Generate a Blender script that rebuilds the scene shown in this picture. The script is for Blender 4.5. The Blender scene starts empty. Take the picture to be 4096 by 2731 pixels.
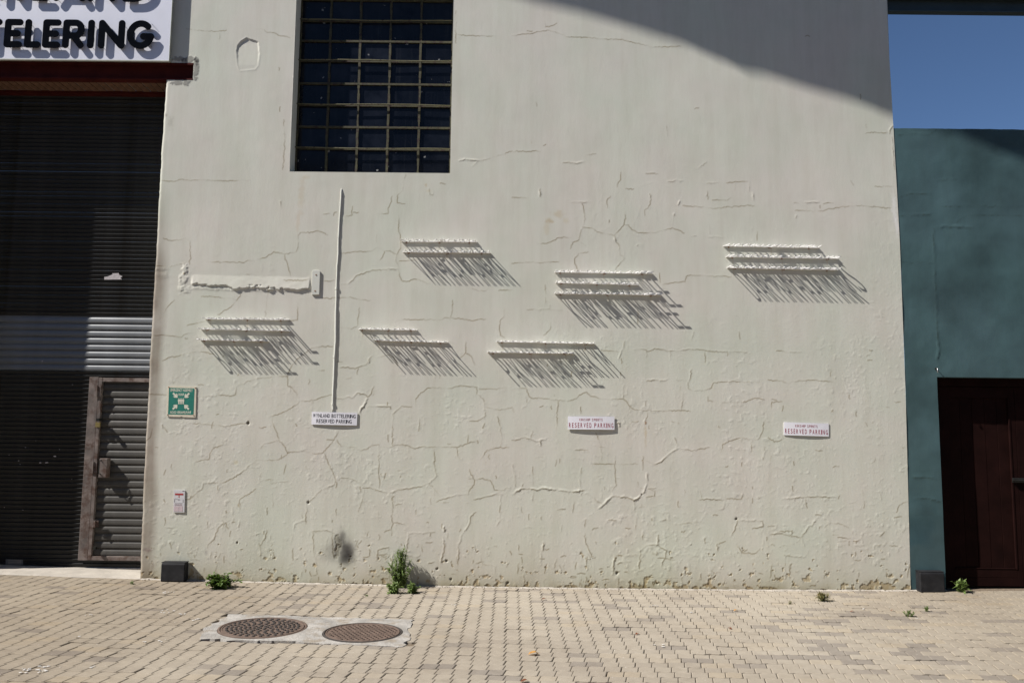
import bpy, bmesh, math, random
import numpy as np
from mathutils import Vector, Matrix
R = math.radians
random.seed(7); np.random.seed(7)
SC = bpy.context.scene
COL = SC.collection

# ------------------------------------------------------------------ camera
FPX, CX, CY = 3277.5, 2048.0, 1365.5          # focal length and centre in photograph pixels
PITCH, ROLL, CAMH, DIST = R(6.0), R(0.62), 1.63, 8.5
_f = Vector((0, math.cos(PITCH), math.sin(PITCH)))
_u0 = Vector((0, -math.sin(PITCH), math.cos(PITCH)))
_r0 = Vector((1, 0, 0))
_r = _r0 * math.cos(ROLL) + _u0 * math.sin(ROLL)
_u = _u0 * math.cos(ROLL) - _r0 * math.sin(ROLL)
CAMP = Vector((0, -DIST, CAMH))
cam_d = bpy.data.cameras.new('camera')
cam = bpy.data.objects.new('camera', cam_d); COL.objects.link(cam)
cam_d.sensor_width = 36.0; cam_d.lens = 36.0 * FPX / 4096.0
cam_d.clip_start = 0.1; cam_d.clip_end = 600
M3 = Matrix((_r, _u, -_f)).transposed()
cam.matrix_world = Matrix.Translation(CAMP) @ M3.to_4x4()
SC.camera = cam

# ------------------------------------------------------------------ sun, sky, exposure
SUN = Vector((0.33, 0.122, -0.355)).normalized()     # direction the light travels
w = bpy.data.worlds.new('World'); SC.world = w; w.use_nodes = True
nt = w.node_tree; nt.nodes.clear()
sky = nt.nodes.new('ShaderNodeTexSky'); sky.sky_type = 'NISHITA'; sky.sun_disc = False
sky.sun_elevation = math.asin(-SUN.z); sky.sun_rotation = math.atan2(-SUN.x, -SUN.y)
sky.air_density = 0.9; sky.dust_density = 0.0; sky.ozone_density = 5.5; sky.altitude = 1500
bg = nt.nodes.new('ShaderNodeBackground'); bg.inputs[1].default_value = 0.055
wo = nt.nodes.new('ShaderNodeOutputWorld')
nt.links.new(sky.outputs[0], bg.inputs[0]); nt.links.new(bg.outputs[0], wo.inputs[0])
sd = bpy.data.lights.new('sun', 'SUN'); sd.energy = 4.6; sd.angle = R(0.53); sd.color = (1.0, 0.96, 0.90)
so = bpy.data.objects.new('sun', sd); COL.objects.link(so)
so.rotation_euler = SUN.to_track_quat('-Z', 'Y').to_euler(); so.location = (-12, -6, 15)
SC.view_settings.view_transform = 'Standard'; SC.view_settings.look = 'None'
SC.view_settings.gamma = 1.0; SC.view_settings.exposure = 0.76
SC.view_settings.use_curve_mapping = False

# ------------------------------------------------------------------ picture -> place
def ray(px, py):
    px = np.asarray(px, float); py = np.asarray(py, float)
    a = (px - CX) / FPX; b = -(py - CY) / FPX
    return tuple(_f[i] + a * _r[i] + b * _u[i] for i in range(3))
def wallpt(px, py, y=0.0):                      # point on a vertical plane at depth y
    d = ray(px, py); t = (y + DIST) / d[1]
    return t * d[0], CAMH + t * d[2]
def KP(c, r, x, y):                             # coordinates measured in an enlarged sixteenth of the photograph
    return 1024.0 * c + x / 2.296, (0, 683, 1366, 2048)[r] + y / 2.296
S = 4096 / 2352.0                               # coordinates measured in the whole picture
_gx, _gz = [], []
for p in ((322, 1329), (1000, 1346), (2092, 1355.5)):
    a, b = wallpt(p[0] * S, p[1] * S); _gx.append(float(a)); _gz.append(float(b))
GQ = np.polyfit(_gx, _gz, 2)
def gz(x): return float(np.polyval(GQ, max(min(x, 7), -7)))
def gpt(px, py):
    d = [float(v) for v in ray(px, py)]; z = 0.0
    for _ in range(5):
        t = (z - CAMH) / d[2]; x = t * d[0]; z = gz(x)
    return Vector((x, -DIST + t * d[1], z))

# ------------------------------------------------------------------ helpers
def link(o, parent=None):
    COL.objects.link(o)
    if parent is not None: o.parent = parent
    return o
def thing(name, label, cat, loc=(0, 0, 0), group=None):
    o = bpy.data.objects.new(name, None); o.empty_display_size = .1
    o.location = loc; link(o); o['label'] = label; o['category'] = cat
    if group: o['group'] = group
    return o
def tag(o, label, cat, group=None):
    o['label'] = label; o['category'] = cat
    if group: o['group'] = group
    return o
def meshobj(name, verts, faces, m, parent=None, smooth=False):
    me = bpy.data.meshes.new(name); me.from_pydata(verts, [], faces); me.update()
    if smooth: me.polygons.foreach_set('use_smooth', [True] * len(me.polygons))
    if m: me.materials.append(m)
    return link(bpy.data.objects.new(name, me), parent)
def shared(name, me, parent=None):
    return link(bpy.data.objects.new(name, me), parent)
class MB:
    def __init__(s): s.v = []; s.f = []
    def add(s, v, f):
        n = len(s.v); s.v += [tuple(q) for q in v]; s.f += [tuple(i + n for i in q) for q in f]
    def box(s, x0, x1, y0, y1, z0, z1):
        s.add([(x0, y0, z0), (x1, y0, z0), (x1, y1, z0), (x0, y1, z0), (x0, y0, z1), (x1, y0, z1), (x1, y1, z1), (x0, y1, z1)],
              [(0, 3, 2, 1), (4, 5, 6, 7), (0, 1, 5, 4), (1, 2, 6, 5), (2, 3, 7, 6), (3, 0, 4, 7)])
    def prism(s, poly, y0, y1):                 # polygon in x,z extruded from y0 (front) to y1
        n = len(poly)
        v = [(p[0], y0, p[1]) for p in poly] + [(p[0], y1, p[1]) for p in poly]
        s.add(v, [tuple(range(n)), tuple(range(2 * n - 1, n - 1, -1))] + [(i, i + n, (i + 1) % n + n, (i + 1) % n) for i in range(n)])
    def cyl(s, c, ax, r, h, n=12, r2=None):
        ax = Vector(ax).normalized(); q = ax.to_track_quat('Z', 'Y'); r2 = r if r2 is None else r2; c = Vector(c)
        v = [c + q @ Vector((r * math.cos(2 * math.pi * i / n), r * math.sin(2 * math.pi * i / n), 0)) for i in range(n)]
        v += [c + q @ Vector((r2 * math.cos(2 * math.pi * i / n), r2 * math.sin(2 * math.pi * i / n), h)) for i in range(n)]
        s.add(v, [tuple(range(n - 1, -1, -1)), tuple(range(n, 2 * n))] + [(i, (i + 1) % n, (i + 1) % n + n, i + n) for i in range(n)])
    def tube(s, pts, rad, n=8):
        pts = [Vector(p) for p in pts]; base = len(s.v)
        for i, p in enumerate(pts):
            d = (pts[min(i + 1, len(pts) - 1)] - pts[max(i - 1, 0)]).normalized()
            ref = Vector((0, 1, 0)) if abs(d.y) < .9 else Vector((1, 0, 0)); e1 = ref.cross(d).normalized(); e2 = d.cross(e1); r = rad[i] if isinstance(rad, (list, tuple)) else rad
            s.v += [tuple(p + e1 * r * math.cos(2 * math.pi * k / n) + e2 * r * math.sin(2 * math.pi * k / n)) for k in range(n)]
        for i in range(len(pts) - 1):
            for k in range(n):
                a = base + i * n + k; b = base + i * n + (k + 1) % n
                s.f.append((a, b, b + n, a + n))
        s.f.append(tuple(base + k for k in range(n - 1, -1, -1)))
        s.f.append(tuple(base + (len(pts) - 1) * n + k for k in range(n)))
    def build(s, name, m, parent=None, smooth=False, bevel=0):
        o = meshobj(name, s.v, s.f, m, parent, smooth)
        if bevel:
            bm = bmesh.new(); bm.from_mesh(o.data)
            bmesh.ops.bevel(bm, geom=[e for e in bm.edges if e.calc_face_angle(0) > .6], offset=bevel, segments=2, affect='EDGES', profile=.5)
            bm.to_mesh(o.data); bm.free()
        return o

# ------------------------------------------------------------------ materials
class NT:
    def __init__(s, name):
        s.m = bpy.data.materials.new(name); s.m.use_nodes = True; s.t = s.m.node_tree
        s.b = s.t.nodes['Principled BSDF']
        s.co = s.t.nodes.new('ShaderNodeTexCoord').outputs['Object']
    def n(s, typ, **kw):
        nd = s.t.nodes.new(typ)
        for k, v in kw.items(): setattr(nd, k, v)
        return nd
    def l(s, a, b): s.t.links.new(a, b)
    def noise(s, scale, detail=4, rough=.55, co=None, stretch=None):
        nd = s.n('ShaderNodeTexNoise'); nd.inputs['Scale'].default_value = scale
        nd.inputs['Detail'].default_value = detail; nd.inputs['Roughness'].default_value = rough
        c = co or s.co
        if stretch:
            mp = s.n('ShaderNodeMapping'); mp.inputs['Scale'].default_value = stretch; s.l(c, mp.inputs[0]); c = mp.outputs[0]
        s.l(c, nd.inputs['Vector']); return nd.outputs['Fac']
    def ramp(s, fac, stops):
        nd = s.n('ShaderNodeValToRGB'); e = nd.color_ramp.elements
        while len(e) < len(stops): e.new(.5)
        for i, (p, c) in enumerate(stops): e[i].position = p; e[i].color = (*c, 1) if len(c) == 3 else c
        s.l(fac, nd.inputs[0]); return nd.outputs[0]
    def mix(s, fac, a, b, mode='MIX'):
        nd = s.n('ShaderNodeMix', data_type='RGBA', blend_type=mode)
        for i, v in ((0, fac), (6, a), (7, b)):
            if hasattr(v, 'is_linked'): s.l(v, nd.inputs[i])
            elif i == 0: nd.inputs[0].default_value = v
            else: nd.inputs[i].default_value = (*v, 1)
        return nd.outputs[2]
    def bump(s, h, strength=.3, dist=.002):
        nd = s.n('ShaderNodeBump'); nd.inputs['Strength'].default_value = strength; nd.inputs['Distance'].default_value = dist
        s.l(h, nd.inputs['Height']); s.l(nd.outputs[0], s.b.inputs['Normal'])
    def math(s, op, a, b=None):
        nd = s.n('ShaderNodeMath', operation=op)
        for i, v in enumerate((a, b)):
            if v is None: continue
            if hasattr(v, 'is_linked'): s.l(v, nd.inputs[i])
            else: nd.inputs[i].default_value = v
        return nd.outputs[0]
def mat(name, c, rough=.6, var=.18, vscale=9, metal=0, bump=0, bscale=120, bdist=.002, c2=None, c2at=.62, c2w=.08, c2scale=14, spec=.5):
    k = NT(name)
    lo = tuple(v * (1 - var) for v in c); hi = tuple(min(1, v * (1 + var)) for v in c)
    col = k.ramp(k.noise(vscale), [(.3, lo), (.7, hi)])
    if c2 is not None:
        f = k.ramp(k.noise(c2scale, 6, .65), [(c2at, (0, 0, 0)), (c2at + c2w, (1, 1, 1))])
        col = k.mix(f, col, c2)
    k.l(col, k.b.inputs['Base Color'])
    k.b.inputs['Roughness'].default_value = rough; k.b.inputs['Metallic'].default_value = metal
    k.b.inputs['Specular IOR Level'].default_value = spec
    if bump: k.bump(k.noise(bscale, 5, .6), bump, bdist)
    return k.m

def wall_material(name, base, var, rough=.75, spec=.3):
    k = NT(name)
    at = k.n('ShaderNodeAttribute', attribute_name='stain')
    a = k.ramp(k.noise(1.3, 5, .6), [(.3, tuple(v * (1 - var) for v in base)), (.7, tuple(v * (1 + var) for v in base))])
    g = k.ramp(k.noise(1.1, 5, .6), [(.36, (1.03, .985, .99)), (.64, (.965, .99, .955))])
    a = k.mix(1.0, a, g, 'MULTIPLY')
    st = k.ramp(k.noise(7, 6, .7, stretch=(1, 1, .12)), [(.42, (1, 1, 1)), (.8, (.90, .885, .86))])
    a = k.mix(1.0, a, st, 'MULTIPLY')
    sp = k.ramp(k.noise(240, 2, .5), [(.3, (.95, .95, .95)), (.7, (1, 1, 1))])
    a = k.mix(1.0, a, sp, 'MULTIPLY')
    a = k.mix(1.0, a, at.outputs['Color'], 'MULTIPLY')
    k.l(a, k.b.inputs['Base Color']); k.b.inputs['Roughness'].default_value = rough; k.b.inputs['Specular IOR Level'].default_value = spec
    h = k.math('ADD', k.noise(95, 6, .62), k.math('MULTIPLY', k.noise(38, 3, .5, stretch=(1, 1, .3)), .8))
    k.bump(h, .34, .0022)
    return k.m
M_white = wall_material('cream_wall_paint', (.582, .580, .520), .05)
M_teal = wall_material('teal_wall_paint', (.053, .098, .109), .12, .6)
M_plain = mat('cream_side_paint', (.555, .558, .51), .8, .06, 2)
M_roof = mat('roof_sheet', (.22, .22, .22), .6, .1, 1)
M_strip = mat('white_letter_paint', (.84, .83, .82), .3, .05, 30, bump=.1)
M_rust = mat('rust', (.20, .085, .03), .9, .5, 90, bump=.4)
M_sign = mat('white_sign_board', (.64, .65, .74), .45, .03, 6, c2=(.52, .53, .58), c2at=.66, c2w=.2, c2scale=5)
M_signedge = mat('sign_edge', (.42, .43, .36), .5)
M_black = mat('black_acrylic', (.006, .007, .010), 1.0, .2, spec=0)
M_ink = mat('black_ink', (.02, .02, .03), .6, .1)
M_crimson = mat('crimson_ink', (.30, .03, .055), .6, .12, 60)
M_parkwhite = mat('white_plastic_plate', (.74, .73, .78), .4, .03, 12)
M_redsteel = mat('red_oxide_steel', (.062, .011, .009), .8, .25, 6, bump=.2, c2=(.03, .008, .006), spec=.1)
M_brick = mat('orange_brick', (.15, .075, .042), .9, .5, 14, bump=.5, bscale=60)
M_mortar = mat('cement_mortar', (.26, .25, .235), .95, .22, 22, bump=.8, bscale=70, bdist=.006)
M_slat = mat('shutter_steel', (.022, .022, .0215), .62, .3, 5, bump=.12, bscale=30, spec=.2, c2=(.012, .009, .006), c2at=.58, c2w=.12, c2scale=3)
M_bigslat = mat('shutter_steel_plain', (.15, .155, .162), .34, .15, 4, metal=.3, bump=.08, bscale=30)
M_doorslat = mat('wicket_slat_steel', (.062, .058, .053), .5, .25, 6, metal=.15, spec=.35, c2=(.06, .045, .032), c2at=.66, c2w=.1, c2scale=6)
M_frame = mat('weathered_pink_frame', (.125, .10, .09), .75, .45, 9, bump=.4, c2=(.06, .03, .02), c2at=.47, c2w=.16, c2scale=11)
M_brass = mat('brass', (.34, .27, .11), .4, .2, metal=.6)
M_rubber = mat('black_rubber', (.008, .008, .008), .7, .2)
M_alu = mat('worn_bottom_rail', (.30, .27, .25), .45, .2, 8, metal=.4)
M_plaque = mat('grey_plaque', (.10, .105, .11), .4, .2)
M_paper = mat('torn_paper', (.42, .39, .40), .9, .2, 60)
M_thresh = mat('worn_concrete', (.36, .325, .28), .9, .14, 7, bump=.5, bscale=50, bdist=.004, c2=(.28, .25, .21), c2at=.6)
M_surround = mat('pale_cement', (.295, .278, .256), .95, .3, 7, bump=1.0, bscale=40, bdist=.008, c2=(.24, .205, .165), c2at=.5, c2w=.14, c2scale=8)
M_iron = mat('rusty_cast_iron', (.115, .078, .060), .75, .3, 14, metal=.1, bump=.5, bscale=80, c2=(.16, .13, .11), c2at=.6, c2w=.1, c2scale=24)
M_irondark = mat('dark_cast_iron', (.035, .028, .025), .7, .3, 20, bump=.4)
M_green = mat('sign_green', (.012, .165, .125), .5, .12, 25)
M_cream = mat('cream_sign_border', (.62, .56, .45), .6, .1, 20, c2=(.4, .28, .17), c2at=.68, c2w=.06, c2scale=60)
M_signwhite = mat('sign_symbol_white', (.62, .60, .50), .6, .08, 60)
M_redink = mat('notice_red', (.34, .03, .03), .6, .2, 200)
M_pink = mat('notice_pink', (.52, .42, .44), .6, .15, 200)
M_greyink = mat('notice_grey', (.22, .21, .22), .6, .3, 300)
M_notice = mat('notice_white', (.56, .55, .57), .5, .06, 60)
M_bait = mat('black_plastic', (.016, .016, .018), .6, .35, 10, spec=.25, c2=(.032, .031, .031), c2at=.55, c2w=.2, c2scale=9)
M_bar = mat('olive_window_paint', (.050, .046, .020), .75, .4, 20, bump=.4, c2=(.03, .014, .009), c2at=.53, c2w=.04, c2scale=26)
M_barlight = mat('cream_window_bar', (.125, .115, .06), .7, .25, 20, c2=(.05, .035, .018), c2at=.56, c2w=.06, c2scale=20)
M_door = mat('brown_door_paint', (.012, .0042, .0035), .7, .3, 5, bump=.25, bscale=50, spec=.06)
M_bolt = mat('dark_bolt', (.03, .03, .028), .4, .3, metal=.6)
M_beam = mat('dark_green_steel', (.03, .045, .048), .6, .2, 3)
M_bed = mat('joint_sand', (.15, .115, .08), 1.0, .35, 30, bump=.8, bscale=200, bdist=.004, c2=(.05, .06, .025), c2at=.66, c2w=.06, c2scale=9)
M_street = mat('street_asphalt', (.07, .068, .065), .95, .2, 3, bump=.4)
M_steel = mat('bright_wire', (.5, .5, .5), .3, metal=.8)
def glass_material():
    k = NT('dusty_dark_glass'); k.co = k.n('ShaderNodeNewGeometry').outputs['Position']
    oi = k.n('ShaderNodeObjectInfo').outputs['Random']; f = k.math('MULTIPLY', k.ramp(k.noise(2.6, 6, .65), [(.38, (0, 0, 0)), (.72, (1, 1, 1))]), k.math('ADD', .25, oi))
    drip = k.ramp(k.noise(30, 5, .7, stretch=(1, 1, .05)), [(.55, (0, 0, 0)), (.8, (1, 1, 1))])
    c = k.mix(f, (.003, .004, .007), (.016, .019, .028))  # paler grey-blue reflection areas painted into the colour, random per pane
    c = k.mix(k.math('MULTIPLY', drip, .5), c, (.026, .028, .032))
    sp = k.ramp(k.noise(16, 3, .4), [(.735, (0, 0, 0)), (.745, (1, 1, 1))])
    c = k.mix(k.math('MULTIPLY', sp, .6), c, (.3, .3, .3))
    k.l(c, k.b.inputs['Base Color']); k.b.inputs['Roughness'].default_value = .12; k.b.inputs['Specular IOR Level'].default_value = .2
    k.bump(k.noise(2.2, 2, .5), .05, .02)
    return k.m
M_glass = glass_material()
def paver_material():
    k = NT('concrete_paver')
    a = k.n('ShaderNodeAttribute', attribute_name='rnd'); o = k.n('ShaderNodeAttribute', attribute_name='rnd', attribute_type='OBJECT')
    r = k.math('ADD', a.outputs['Fac'], o.outputs['Fac'])
    geo = k.n('ShaderNodeNewGeometry').outputs['Position']
    c = k.ramp(r, [(0, (.238, .214, .190)), (.14, (.268, .240, .210)), (.2, (.317, .283, .240)), (.5, (.338, .304, .257)), (.88, (.350, .314, .265)), (1, (.355, .310, .248))])
    big = k.ramp(k.noise(.55, 4, .55, co=geo), [(.3, (.84, .81, .78)), (.62, (1.03, 1.02, 1.0))])
    c = k.mix(1.0, c, big, 'MULTIPLY')
    # paving near the shutter is browner with old dirt
    sx = k.n('ShaderNodeSeparateXYZ'); k.l(geo, sx.inputs[0])
    f = k.n('ShaderNodeMapRange'); f.inputs[1].default_value = -3.6; f.inputs[2].default_value = -1.4; k.l(sx.outputs[0], f.inputs[0])
    c = k.mix(1.0, c, k.mix(f.outputs[0], (.80, .765, .72), (1, 1, 1)), 'MULTIPLY')
    f2 = k.n('ShaderNodeMapRange'); f2.inputs[1].default_value = 2.2; f2.inputs[2].default_value = 4.6; k.l(sx.outputs[0], f2.inputs[0])
    c = k.mix(1.0, c, k.mix(f2.outputs[0], (1, 1, 1), (.86, .84, .81)), 'MULTIPLY')  # lens corner falloff painted into the paver colour, darker towards the right
    mid = k.ramp(k.noise(14, 5, .6, co=geo), [(.3, (.90, .89, .87)), (.7, (1.04, 1.04, 1.03))])
    c = k.mix(1.0, c, mid, 'MULTIPLY')
    oil = k.ramp(k.noise(1.9, 5, .62, co=geo), [(.60, (1, 1, 1)), (.78, (.78, .765, .75))])
    c = k.mix(1.0, c, oil, 'MULTIPLY')
    fine = k.ramp(k.noise(330, 3, .6, co=geo), [(.3, (.84, .83, .82)), (.7, (1.07, 1.07, 1.07))])
    c = k.mix(1.0, c, fine, 'MULTIPLY')
    sp = k.ramp(k.noise(42, 3, .5, co=geo), [(.725, (0, 0, 0)), (.75, (1, 1, 1))])
    c = k.mix(k.math('MULTIPLY', sp, .55), c, (.62, .59, .55))
    k.l(c, k.b.inputs['Base Color']); k.b.inputs['Roughness'].default_value = .9; k.b.inputs['Specular IOR Level'].default_value = .2
    k.bump(k.noise(260, 4, .7, co=geo), .35, .002)
    return k.m
M_paver = paver_material()
def leaf_material(name, c, c2):
    k = NT(name)
    k.l(k.ramp(k.noise(40, 2), [(.3, c), (.7, c2)]), k.b.inputs['Base Color'])
    k.b.inputs['Roughness'].default_value = .55
    tr = k.n('ShaderNodeBsdfTranslucent'); tr.inputs[0].default_value = (*c2, 1)
    mx = k.n('ShaderNodeMixShader'); mx.inputs[0].default_value = .3
    out = k.t.nodes['Material Output']
    k.l(k.b.outputs[0], mx.inputs[1]); k.l(tr.outputs[0], mx.inputs[2]); k.l(mx.outputs[0], out.inputs[0])
    return k.m
M_leafA = leaf_material('weed_leaf', (.085, .14, .028), (.19, .26, .075))
M_leafB = leaf_material('dark_weed_leaf', (.055, .11, .018), (.13, .20, .035))
M_dry = leaf_material('dry_grass', (.26, .18, .09), (.17, .18, .06))
M_stem = mat('weed_stem', (.10, .12, .04), .7)
M_fall1 = leaf_material('orange_leaf', (.48, .22, .05), (.55, .33, .10))
M_fall2 = leaf_material('red_brown_leaf', (.16, .045, .02), (.22, .08, .035))
M_drop = mat('bird_dropping', (.50, .48, .46), .9, .2, 60)

# ------------------------------------------------------------------ wall relief (real geometry)
def vnoise(X, Z, sc, seed):
    rs = np.random.RandomState(seed); T = rs.rand(257, 257)
    u = X / sc + 1000.37 + seed * 3.1; v = Z / sc + 1000.71 + seed * 1.7
    i = np.floor(u).astype(int); j = np.floor(v).astype(int); a = u - i; b = v - j
    a = a * a * (3 - 2 * a); b = b * b * (3 - 2 * b); i %= 256; j %= 256
    return (T[i, j] * (1 - a) + T[i + 1, j] * a) * (1 - b) + (T[i, j + 1] * (1 - a) + T[i + 1, j + 1] * a) * b
def fbm(X, Z, sc, seed, o=4, g=.5):
    s = 0; amp = 1; t = 0
    for k in range(o):
        s = s + amp * vnoise(X, Z, sc / 2 ** k, seed + k * 17); t += amp; amp *= g
    return s / t
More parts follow.
